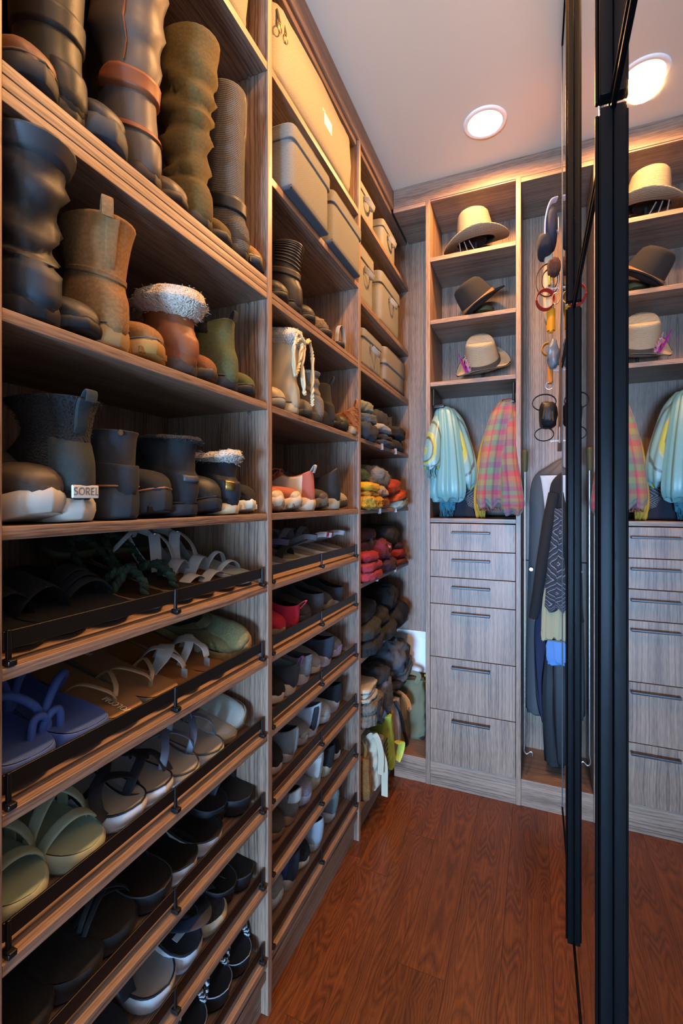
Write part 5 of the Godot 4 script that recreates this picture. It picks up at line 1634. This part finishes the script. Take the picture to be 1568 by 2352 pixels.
func bags() -> void:
	var t := bag("straw_bag", "round golden straw bag at the divider end of the bag row", mt("chunky", "7d5220"), -.66, -1.640, Vector3(.20, .16, .05), .10, 0, .6)
	strap_on(t, [[.06, .12, .0], [.08, .20, 0], [0, .235, 0], [-.06, .15, 0]], .012, mt("leather", "6a4a1c"))
	t = bag("tote_bag", "crumpled cream canvas tote in the row of bags", mt("fabric", "a89c84"), -.655, -1.715, Vector3(.21, .215, .055), .12, 0, .8, .016)
	strap_on(t, [[.10, .20, .01], [.125, .12, .012], [.12, .02, .0], [.118, -.03, .0]], .026, mt("fabric", "b3a68c"))
	strap_on(t, [[.06, .20, .02], [.10, .235, .03], [.12, .17, .03], [.115, .08, .03]], .024, mt("fabric", "aea188"))
	t = bag("pouch", "navy and white striped pouch beside the lime clutch", mt("fabric", "7d8288"), -.655, -1.790, Vector3(.21, .17, .05), .14)
	for k in 7: bx("stripe", Vector3(.106, .02 + k * .022, 0), Vector3(.003, .008, .05), mt("fabric", "1f2733"), t, 1, .0006)
	t = bag("clutch_bag", "lime green leather clutch standing in the row of bags", mt("leather", "9aa63c"), -.645, -1.865, Vector3(.22, .235, .036), .16, 0, .7)
	strap_on(t, [[.11, .10, -.02], [.125, .09, -.05], [.12, .05, -.045], [.11, .02, -.02]], .03, mt("leather", "b0b040"), "side_tab")
	bag("clutch_bag", "tan leather clutch behind the lime green one", mt("leather", "8a7258"), -.655, -1.930, Vector3(.21, .215, .032), .12)
	t = bag("tote_bag", "pale grey tote with a black shoulder strap", mt("fabric", "8c8a84"), -.645, -1.995, Vector3(.20, .24, .05), .08)
	strap_on(t, [[.08, .24, .02], [.105, .20, .03], [.112, .10, .0], [.115, .03, -.03], [.09, .0, -.03]], .016, mt("leather", "17181a"), "shoulder_strap")
	t = bag("handbag", "olive-brown handbag with an orange leather buckle strap", mt("leather", "6d5c3e"), -.625, -2.065, Vector3(.19, .225, .055), .05)
	strap_on(t, [[-.04, .215, .0], [.04, .245, .01], [.09, .215, .01], [.102, .17, .01]], .022, mt("leather", "a8622a"))
	bx("buckle", Vector3(.102, .175, .01), Vector3(.006, .02, .026), mt("metal", "c0b49a"), t)
	t = bag("tote_bag", "sage canvas tote standing in the corner bay", mt("fabric", "6c6a50"), -.570, -2.150, Vector3(.19, .27, .075), .0, .25, .6, .010)
	bx("base_patch", Vector3(0, .012, 0), Vector3(.178, .02, .07), mt("fabric", "1d1d1a"), t, 1, .006)
	strap_on(t, [[.05, .26, .03], [.06, .30, .03], [-.02, .31, .03], [-.05, .26, .03]], .022, mt("fabric", "76745a"))
	t = bag("handbag", "yellow-green bag with curved handles behind the sage tote", mt("leather", "a59a34"), -.555, -2.215, Vector3(.15, .24, .035), .0, .2)
	for q in [[.20, .27], [.12, .20]]:
		var h := MB.new()
		var path := []
		for i in 9: path.append(Vector3(.06 + .045 * sin(PI * i / 8.0), lerpf(q[0], q[1], i / 8.0) + .012 * sin(PI * i / 8.0), .01))
		h.tube(path, .007, 8)
		put(h, "handle", mt("leather", "aead4a"), t)

func hat(label: String, m: Material, band: Material, at: Vector3, tilt: Vector3, crown: Vector3, brim: float, curl: float, dent: float) -> Node3D:
	var t := thing("hat", label, "hat")
	t.transform = Transform3D(Basis.from_euler(tilt), at)
	var n := 44
	var cr := MB.new()
	var rows := []
	var inner := []
	for i in 15:
		var f := i / 14.0
		var rr := 1.0 - .30 * f
		var yy := crown.y * minf(1.0, f * 1.45)
		if f > .69: rr = lerpf(.79, .02, (f - .69) / .31)
		var r := PackedVector3Array()
		var r2 := PackedVector3Array()
		for j in n:
			var a := TAU * j / n
			var p := Vector3(cos(a) * crown.x * rr, yy, sin(a) * crown.z * rr)
			if f > .4:      # the crease along the crown and the pinch at its front
				p.y -= dent * exp(-pow(p.z / (crown.z * .30), 2.0)) * smoothstep(.4, .8, f)
				p.y -= .012 * smoothstep(-.2, 1.0, p.x / crown.x) * f
				p.z *= 1.0 - .22 * smoothstep(.1, 1.0, -p.x / crown.x) * smoothstep(.4, .9, f)
			r.append(p)
			r2.append(Vector3(p.x * .96, p.y - .003, p.z * .96))
		rows.append(r)
		inner.append(r2)
	cr.grid(rows, true, false, true)
	put(cr, "crown", m, t)
	var ins := MB.new()
	ins.grid(inner, true, false, true)
	put(ins, "lining", mt("fabric", "191715"), t)
	var br := MB.new()
	rows = []
	for q in [[.97, -.0006], [1.0, .0015], [1.15, .001], [1.35, .0015], [1.55, .0015], [brim, .001], [brim + .012, -.0015], [brim, -.004], [1.55, -.0042], [1.3, -.003], [.99, -.003]]:
		var r := PackedVector3Array()
		for j in n:
			var a := TAU * j / n
			var k: float = (q[0] - 1.0) / (brim - 1.0)
			r.append(Vector3(cos(a) * crown.x * q[0], q[1] + k * k * (curl * sin(a) * sin(a) - curl * .55 * cos(a) * cos(a) * (1.0 if cos(a) < 0 else .35)), sin(a) * crown.z * q[0]))
		rows.append(r)
	br.grid(rows)
	put(br, "brim", m, t)
	var bd := MB.new()
	rows = []
	for q in [[1.002, .002], [1.022, .003], [1.016, .013], [1.006, .024], [.985, .025]]:
		var r := PackedVector3Array()
		for j in n: r.append(Vector3(cos(TAU * j / n) * crown.x * q[0], q[1], sin(TAU * j / n) * crown.z * q[0]))
		rows.append(r)
	bd.grid(rows)
	put(bd, "ribbon", band, t)
	return t
func hat_stand(label: String, x: float, y: float, z: float, h: float, m: Material) -> void:
	var t := thing("hat_stand", label, "hat stand")
	t.position = Vector3(x, y, z)
	for q in [["base", 0.0, .008, .045], ["post", .008, h - .02, .006], ["head", h - .02, h, .045]]:
		var mb := MB.new()
		mb.tube([Vector3(0, q[1], 0), Vector3(0, q[1] + .002, 0), Vector3(0, q[2] - .002, 0), Vector3(0, q[2], 0)], [q[3] * .9, q[3], q[3], q[3] * .85], 24)
		put(mb, q[0], m, t)
func hats() -> void:
	var straw := mt("mesh", "8d8166")
	var t := hat("straw sun hat with a dark ribbon and cords, topmost hat shelf", straw, mt("fabric", "4b4438"), Vector3(-.243, 2.338, -2.10), Vector3(.26, .15, .12), Vector3(.080, .120, .092), 1.72, .028, .020)
	for e in [-.02, .0, .02]:
		var mb := MB.new()
		mb.tube([Vector3(-.05 + e, -.004, .06), Vector3(-.04 + e * 1.4, -.045, .06), Vector3(-.03 + e * 2, -.075, .055)], .002, 5)
		put(mb, "cord", mt("fabric", "a08d80"), t)
	hat_stand("black hat stand under the straw sun hat", -.243, 2.248, -2.11, .11, mt("plain", "141210"))
	hat("black felt hat with a thin tan band, tilted on the middle hat shelf", mt("suede", "1a1916"), mt("leather", "8a5f3a"), Vector3(-.225, 2.060, -2.10), Vector3(.42, .1, .60), Vector3(.078, .115, .090), 1.5, .018, .024)
	hat_stand("olive hat stand under the tilted black hat", -.215, 1.981, -2.13, .07, mt("plain", "4a431c"))
	t = hat("cream fedora with dark ribbon and magenta feather, lowest hat shelf", mt("mesh", "96896c"), mt("fabric", "35302a"), Vector3(-.215, 1.802, -2.10), Vector3(.66, .1, .12), Vector3(.074, .112, .088), 1.46, .024, .026)
	hat_stand("black hat stand under the cream fedora", -.215, 1.716, -2.11, .10, mt("plain", "17150f"))
	for q in [[mt("satin", "a0147a"), 0.0, .095, 90], [mt("satin", "c88a9c"), .012, .085, 40]]:
		var mb := MB.new()
		var base_ := Vector3(-.062 + q[1], .0, .070)
		var tip := base_ + Vector3(-.022 + q[1], q[2], .012)
		mb.tube([base_, base_.lerp(tip, .5) + Vector3(-.006, 0, 0), tip], [.0016, .0012, .0006], 5)
		for k in q[3]:
			var f := rng.randf()
			var p: Vector3 = base_.lerp(tip, f)
			var d := Vector3(rng.randf_range(-1, 1), .9, rng.randf_range(-.3, .9)).normalized() * (.022 * (1.1 - f))
			var sd := d.cross(Vector3.BACK).normalized() * .0016
			var b := mb.v.size()
			mb.v.append_array([p - sd, p + sd, p + d]); mb.u.append_array([Vector2.ZERO, Vector2.ZERO, Vector2.ZERO]); mb.ix.append_array([b, b + 1, b + 2])
		put(mb, "feather", q[0], t)

func plaid_tex(kind: int) -> ImageTexture:
	var img := Image.create(128, 128, false, Image.FORMAT_RGB8)
	var ca := [Color("b5304c"), Color("b06a48"), Color("80766c"), Color("74507a"), Color("5a9272"), Color("a84a62"), Color("8e8c5a"), Color("6a6e72")]
	for y in 128:
		for x in 128:
			if kind == 0:
				var a: Color = ca[int(x / 16.0) % 8]
				var b: Color = ca[int(y / 16.0 + 3) % 8]
				img.set_pixel(x, y, a if (x + y) % 2 == 0 else b)
			elif kind == 1:
				var d := Vector2(x - 50, y * 1.0 - 64).length()
				var r := fmod(d, 26.0)
				var c := Color("7fb0ac")
				if d < 52: c = Color("a9b548") if r < 6 else (Color("aab89a") if r < 8 else (Color("7aaaa6") if r < 22 else Color("57635c")))
				img.set_pixel(x, y, c)
			else:
				var k := int(absf(x - 64) + absf(y - 64)) % 24
				img.set_pixel(x, y, Color("b0b0b0") if k < 4 or (k > 10 and (x * 3 + y) % 7 == 0) else Color("1a1a22"))
	return fit(img)
# cloth hanging from one point: rows of [y, centre x, centre z, half width, half depth]
func drape(called: String, rows_: Array, folds: int, amp: float, m: Material, parent: Node3D, ph := 0.0, us := 3.0, vs := 4.0) -> void:
	var mb := MB.new()
	var rows := []
	var n := 56
	for i in 29:
		var x := i / 28.0 * (rows_.size() - 1)
		var k := mini(int(x), rows_.size() - 2)
		var f := x - k
		var q := []
		for j in 5: q.append(cubic_interpolate(rows_[k][j], rows_[k + 1][j], rows_[maxi(k - 1, 0)][j], rows_[mini(k + 2, rows_.size() - 1)][j], f))
		var r := PackedVector3Array()
		for j in n:
			var a := TAU * j / n
			var g := 1.0 + amp * (sin(a * folds + ph + i * .05) * .7 + .4 * sin(a * (folds * 2 + 1) + ph * 2.0 + i * .09)) * minf(1.0, i / 6.0)
			r.append(Vector3(q[1] + cos(a) * q[3] * g, q[0] + (.012 * sin(a * folds + ph) if i > 24 else 0.0), q[2] + sin(a) * q[4] * g))
		rows.append(r)
	mb.grid(rows, true, true, true, us, vs)
	put(mb, called, m, parent)
func fringe(parent: Node3D, y: float, x0: float, x1: float, z: float, n: int, l: float, m: Material) -> void:
	var mb := MB.new()
	for i in n:
		var x := lerpf(x0, x1, i / float(n - 1))
		mb.tube([Vector3(x, y, z + .006 * sin(i * 2.1)), Vector3(x + .004 * sin(i * 1.3), y - l * .5, z + .008 * sin(i * 1.7)), Vector3(x + .007 * sin(i * 2.7), y - l, z + .01 * cos(i * 1.1))], .0016, 4)
	put(mb, "fringe", m, parent).set_meta("kind", "stuff")
func cloth(tex_: Texture2D, hex: String, rough: float) -> StandardMaterial3D:
	var m := StandardMaterial3D.new()
	m.albedo_texture = tex_
	m.albedo_color = Color(hex)
	m.roughness = rough
	m.rim_enabled = true
	m.rim = .3
	return m
func scarves() -> void:
	var sat := mt("satin", "5f8c8c")
	for k in 2:
		var h := thing("scarf_bracket", ["dark folding bracket at the left of the scarf niche", "dark folding bracket at the right of the scarf niche"][k], "bracket")
		var x: float = [-.412, -.081][k]
		h.position = Vector3(x, 1.640, -2.03)
		var sg: float = [1.0, -1.0][k]
		bx("plate", Vector3(sg * .004, .015, 0), Vector3(.010, .075, .05), mt("black", "2b2d2d"), h, 1, .003)
		bx("arm", Vector3(sg * .024, -.022, 0), Vector3(.05, .018, .022), mt("black", "232525"), h, 1, .004)
	var t := thing("scarf", "turquoise satin scarf with green swirls, left in the scarf niche", "scarf")
	t.position = Vector3(0, 0, 0)
	var sw := cloth(plaid_tex(1), "d0d0d0", .4)
	drape("drape", [[1.618, -.372, -2.05, .022, .02], [1.59, -.365, -2.04, .040, .03], [1.50, -.355, -2.02, .048, .036], [1.38, -.350, -2.01, .058, .040], [1.27, -.352, -2.005, .070, .042], [1.225, -.352, -2.008, .066, .034], [1.215, -.352, -2.01, .05, .02]], 7, .17, sat, t, .4)
	drape("patterned_drape", [[1.612, -.350, -2.07, .02, .02], [1.56, -.335, -2.07, .04, .03], [1.46, -.312, -2.06, .05, .034], [1.36, -.290, -2.05, .052, .036], [1.29, -.285, -2.05, .046, .034], [1.268, -.285, -2.05, .03, .02]], 5, .12, sw, t, 1.1, 1.0, 1.2)
	drape("swirl_end", [[1.58, -.392, -2.04, .02, .02], [1.50, -.398, -1.985, .028, .024], [1.42, -.404, -1.958, .032, .022], [1.365, -.406, -1.955, .034, .022], [1.352, -.406, -1.955, .030, .016]], 3, .08, sw, t, 0.0, 1.0, 1.0)
	fringe(t, 1.355, -.425, -.39, -1.95, 9, .05, mt("satin", "6fa2a2"))
	t = thing("scarf", "teal scarf with a long fringe hanging below the turquoise satin one", "scarf")
	drape("drape", [[1.33, -.352, -2.06, .03, .02], [1.24, -.355, -2.055, .034, .022], [1.18, -.358, -2.05, .030, .02]], 4, .14, mt("fabric", "2f6a78"), t)
	fringe(t, 1.185, -.385, -.335, -2.045, 22, .042, mt("fabric", "2c7284"))
	t = thing("scarf", "black and white patterned bandana scarf in the middle of the niche", "scarf")
	drape("drape", [[1.34, -.285, -2.11, .03, .02], [1.26, -.270, -2.10, .045, .022], [1.205, -.262, -2.10, .030, .02], [1.165, -.268, -2.10, .012, .012]], 4, .12, cloth(plaid_tex(2), "d0d0d0", .8), t, .5, 3, 3)
	t = thing("scarf", "dark navy scarf lying low between the two bright scarves", "scarf")
	drape("drape", [[1.30, -.305, -2.13, .03, .02], [1.22, -.30, -2.12, .05, .03], [1.15, -.29, -2.11, .075, .035], [1.141, -.29, -2.11, .07, .03]], 6, .15, mt("fabric", "141a26"), t)
	t = thing("scarf", "pink, orange and green plaid scarf, right in the scarf niche", "scarf")
	var pl := cloth(plaid_tex(0), "dccdc8", .85)
	drape("drape", [[1.632, -.112, -2.05, .022, .02], [1.59, -.118, -2.035, .042, .03], [1.48, -.138, -2.02, .054, .036], [1.36, -.155, -2.01, .056, .04], [1.24, -.165, -2.005, .058, .040], [1.19, -.166, -2.006, .056, .034]], 7, .2, pl, t, .3, 2.0, 3.4)
	drape("loose_end", [[1.615, -.098, -2.04, .018, .02], [1.52, -.098, -2.02, .028, .028], [1.38, -.100, -1.985, .030, .028], [1.26, -.088, -1.955, .036, .026], [1.19, -.084, -1.948, .040, .026], [1.162, -.086, -1.948, .030, .016]], 4, .12, pl, t, 1.4, 1.3, 3.4)
	fringe(t, 1.192, -.215, -.125, -2.0, 34, .022, mt("fabric", "8a4a3c"))
	t = thing("scarf", "mustard and rust scarf behind the plaid scarf", "scarf")
	drape("drape", [[1.56, -.165, -2.09, .016, .016], [1.45, -.195, -2.08, .026, .02], [1.32, -.215, -2.07, .026, .022], [1.20, -.222, -2.06, .024, .02], [1.145, -.218, -2.06, .016, .014]], 4, .14, mt("fabric", "a8842a"), t)
	t = thing("scarf", "steel blue striped scarf behind the plaid scarf", "scarf")
	drape("drape", [[1.50, -.178, -2.11, .018, .016], [1.40, -.195, -2.10, .024, .018], [1.30, -.205, -2.09, .024, .018], [1.27, -.205, -2.09, .02, .014]], 4, .12, mt("satin", "35566a"), t)

# hanging clothes: slabs from left edge to right edge at each height [y, left, right, depth]
func garment(called: String, label: String, cat: String, rows_: Array, z: float, m: Material, ph: float, amp := .10) -> Node3D:
	var t := thing(called, label, cat)
	t.position = Vector3(.2, 0, z)
	var q := []
	for r in rows_: q.append([r[0], (r[1] + r[2]) * .5 - .2, 0.0, (r[2] - r[1]) * .5, r[3]])
	drape("cloth", q, 9, amp, m, t, ph)
	return t
func clothes() -> void:
	var t := garment("coat", "long charcoal coat, nearest the drawers in the hanging bay", "coat", [[1.40, .12, .26, .02], [1.36, .05, .34, .04], [1.28, -.016, .42, .05], [1.0, -.026, .44, .05], [.6, -.036, .45, .052], [.34, -.040, .45, .05], [.30, -.038, .44, .03]], -2.19, mt("leather", "43474a"), .2, .05)
	var b := MB.new()
	b.tube([Vector3(-.22, .92, .046), Vector3(-.22, .92, .052)], .007, 14)
	put(b, "button", mt("metal", "c8ccd0"), t)
	t = garment("shirt", "white shirt collar showing between the dark garments", "shirt", [[1.315, .014, .16, .016], [1.28, .022, .18, .02], [1.15, .034, .2, .022], [1.02, .04, .2, .022]], -2.115, mt("fabric", "b3b8bd"), .7, .04)
	t = garment("jacket", "black jacket with its sleeve hanging forward, hanging bay", "jacket", [[1.33, .10, .26, .02], [1.26, .055, .34, .035], [1.0, .045, .4, .04], [.70, .036, .4, .04], [.55, .045, .4, .03]], -2.085, mt("fabric", "121416"), 1.3)
	var sl := MB.new()
	sl.tube([Vector3(-.135, 1.24, .015), Vector3(-.155, 1.12, .03), Vector3(-.18, .95, .035), Vector3(-.20, .80, .03), Vector3(-.212, .735, .028)], [.030, .034, .032, .028, .026], 18, .7)
	put(sl, "sleeve", mt("fabric", "15171a"), t)
	t = garment("dress", "grey and blue patterned dress behind the black jacket", "dress", [[1.18, .06, .2, .02], [1.05, .048, .2, .026], [.88, .034, .2, .03], [.78, .028, .2, .028]], -2.045, cloth(plaid_tex(2), "a8b4c4", .8), 2.0)
	t = garment("cardigan", "cream cloth hanging under the patterned dress", "cardigan", [[.86, .03, .12, .016], [.76, .022, .12, .02], [.66, .018, .11, .018]], -2.05, mt("fabric", "9a9474"), .3)
	t = garment("shirt", "light blue shirt tail below the dark cardigan sleeve", "shirt", [[.66, .04, .2, .014], [.60, .038, .2, .018], [.575, .042, .2, .014]], -2.02, mt("fabric", "4f7fb8"), .9)
	t = garment("trousers", "dark navy trousers, lowest in the hanging bay", "trousers", [[.80, .01, .3, .02], [.62, -.004, .3, .03], [.40, .006, .3, .028], [.28, .03, .3, .02]], -2.125, mt("fabric", "1c2440"), 1.9)
	t = garment("trousers", "black trousers with a shiny hem in the hanging bay", "trousers", [[.62, .035, .3, .02], [.40, .028, .3, .026], [.20, .036, .3, .024], [.155, .04, .3, .02]], -2.06, mt("leather", "101418"), .1)
	t = thing("shoe_horn", "long metal shoe horn with an olive handle beside the drawers", "shoe horn")
	t.position = Vector3(-.0415, .20, -1.985)
	for q in [["handle", [1.125, 1.135, 1.20, 1.212], [.009, .0105, .0115, .008], mt("rubber", "3d3c22")], ["rod", [.05, .06, 1.12, 1.13], [.003, .003, .003, .003], mt("metal", "c2c6c8")]]:
		var mb := MB.new()
		var p := []
		for y in q[1]: p.append(Vector3(0, y, 0))
		mb.tube(p, q[2], 14)
		put(mb, q[0], q[3], t)
	var hk := MB.new()
	hk.tube(spline([Vector3(0, .055, 0), Vector3(-.003, .025, 0), Vector3(.006, .012, 0), Vector3(.018, .022, 0), Vector3(.026, .022, 0), Vector3(.028, .008, 0)], 6), .0028, 8)
	put(hk, "hook", mt("metal", "c2c6c8"), t)

func rack() -> void:
	var z := -1.75
	var lst := [[2.13, -1.72], [1.93, -1.70], [1.66, -1.70], [1.42, -1.64]]
	for k in 4:
		var h := thing("clear_hook", "clear plastic hook on the right-hand board, %s" % ["beside the navy cap", "beside the brown belts", "beside the yellow straps", "beside the black waist bag"][k], "hook")
		h.position = Vector3(.068, lst[k][0], lst[k][1])
		bx("plate", Vector3(0, 0, 0), Vector3(.004, .05, .02), glass2(), h, 1, .001)
		bx("peg", Vector3(-.014, -.018, 0), Vector3(.026, .006, .014), glass2(), h, 1, .001)
	var t := thing("cap", "navy cap with a pale blue band hanging on the right-hand board", "cap")
	t.position = Vector3(.035, 2.12, -1.76)
	put(rbox(Vector3(-.008, -.035, 0), Vector3(.05, .065, .13), .7), "bill", mt("fabric", "171d28"), t)
	put(rbox(Vector3(.012, .02, 0), Vector3(.04, .13, .15), .8), "crown", mt("fabric", "20283a"), t)
	var bd := MB.new()
	bd.band(spline([Vector3(.028, .105, .03), Vector3(.008, .085, .05), Vector3(-.006, .03, .055), Vector3(-.008, -.035, .05)], 8), [Vector3(0, .2, 1)], .022, .006)
	put(bd, "band", mt("fabric", "8fa4c8"), t)
	t = thing("sock", "long cream knitted sock hanging on the right-hand board", "sock")
	t.position = Vector3(.04, 1.955, -1.79)
	put(rbox(Vector3(0, .0, 0), Vector3(.035, .25, .07), .55, 24, 20, .004), "body", mt("knit", "b3a383"), t)
	t = thing("belt", "thin brown belt coiled in two loops on the right-hand board", "belt")
	t.position = Vector3(.035, 1.945, -1.70)
	for q in [[.036, .052, -.012], [.024, .034, -.006]]:
		var mb := MB.new()
		var p := []
		for i in 25: p.append(Vector3(q[2] - q[0] * cos(TAU * i / 24.0) + .012, q[1] * sin(TAU * i / 24.0), .006 * sin(TAU * i / 24.0)))
		mb.band(p, [Vector3.BACK], .012, .0025)
		put(mb, "loop", mt("leather", "5c3a24"), t)
	var fl := rbox(Vector3(.018, .03, .02), Vector3(.04, .06, .06), .8, 24, 14, .006)
	put(fl, "fur_pompom", mt("fur", "4a2a1c"), t)
	bx("buckle", Vector3(.004, -.018, .03), Vector3(.006, .03, .02), mt("metal", "c09a44"), t)
	t = thing("belt", "red leather belt looped on the right-hand board", "belt")
	t.position = Vector3(.035, 1.865, -1.66)
	var mb2 := MB.new()
	var p2 := []
	for i in 25: p2.append(Vector3(-.008 - .026 * cos(TAU * i / 24.0), .026 * sin(TAU * i / 24.0), .018 * sin(TAU * i / 24.0 + .5)))
	mb2.band(p2, [Vector3(.15, .2, 1)], .020, .003)
	put(mb2, "loop", mt("leather", "a02a22"), t)
	var rg := MB.new()
	var p3 := []
	for i in 19: p3.append(Vector3(.022 + .010 * cos(TAU * i / 18.0), -.008 + .018 * sin(TAU * i / 18.0), .02))
	rg.tube(p3, .0018, 6)
	put(rg, "ring", mt("metal", "c6a878"), t)
	t = thing("strap", "yellow strap hanging under the red belt", "strap")
	t.position = Vector3(.045, 1.80, -1.70)
	bx("tongue", Vector3(.0, .01, 0), Vector3(.026, .085, .022), mt("leather", "b9780f"), t, 1, .008)
	var yl := MB.new()
	var p4 := []
	for i in 21: p4.append(Vector3(-.010 - .017 * cos(TAU * i / 20.0), -.085 + .020 * sin(TAU * i / 20.0), .0))
	yl.band(p4, [Vector3.BACK], .024, .004)
	put(yl, "loop", mt("leather", "b9780f"), t)
	t = thing("scrunched_scarf", "grey satin cloth tied on the right-hand board", "scarf")
	t.position = Vector3(.050, 1.665, -1.66)
	put(rbox(Vector3(0, .02, 0), Vector3(.035, .09, .05), .75, 24, 16, .010, 40.0), "body", mt("satin", "5a5f63"), t)
	t = thing("keychain_strap", "orange webbing strap with a metal ring below the grey cloth", "strap")
	t.position = Vector3(.042, 1.605, -1.68)
	bx("webbing", Vector3(0, .02, 0), Vector3(.016, .06, .022), mt("fabric", "b0651c"), t, 1, .004)
	var kr := MB.new()
	var p5 := []
	for i in 19: p5.append(Vector3(-.002 + .012 * cos(TAU * i / 18.0), -.016 + .012 * sin(TAU * i / 18.0), 0))
	kr.tube(p5, .0014, 6)
	put(kr, "ring", mt("metal", "c4c4c4"), t)
	t = thing("waist_bag", "black waist bag with silver keys at the foot of the board", "bag")
	t.position = Vector3(.036, 1.475, -1.70)
	put(rbox(Vector3(0, .02, 0), Vector3(.055, .085, .11), .6, 28, 18, .006), "body", mt("leather", "171817"), t)
	for q in [[.06, .045, .05], [-.045, .036, .04]]:
		var st := MB.new()
		var p := []
		for i in 21: p.append(Vector3(-.012 - q[1] * .8 * cos(TAU * i / 20.0), q[0] + .6 * q[1] * sin(TAU * i / 20.0), .02))
		st.band(p, [Vector3.BACK], .016, .003)
		put(st, "strap", mt("fabric", "111211"), t)
	for k in 4:
		var ky := MB.new()
		ky.tube([Vector3(-.012 + k * .008, .035 - k * .004, .058), Vector3(-.016 + k * .010, .0 - k * .003, .060)], .0028, 6)
		put(ky, "key", mt("metal", "c0bcb0"), t)

func stuff_in() -> void:
	tall_boots()
	ankle_boots()
	winter_boots()
	sandals()
	middle_boots()
	hikers()
	sneakers()
	boxes()
	knitwear()
	bags()
	hats()
	scarves()
	clothes()
	rack()
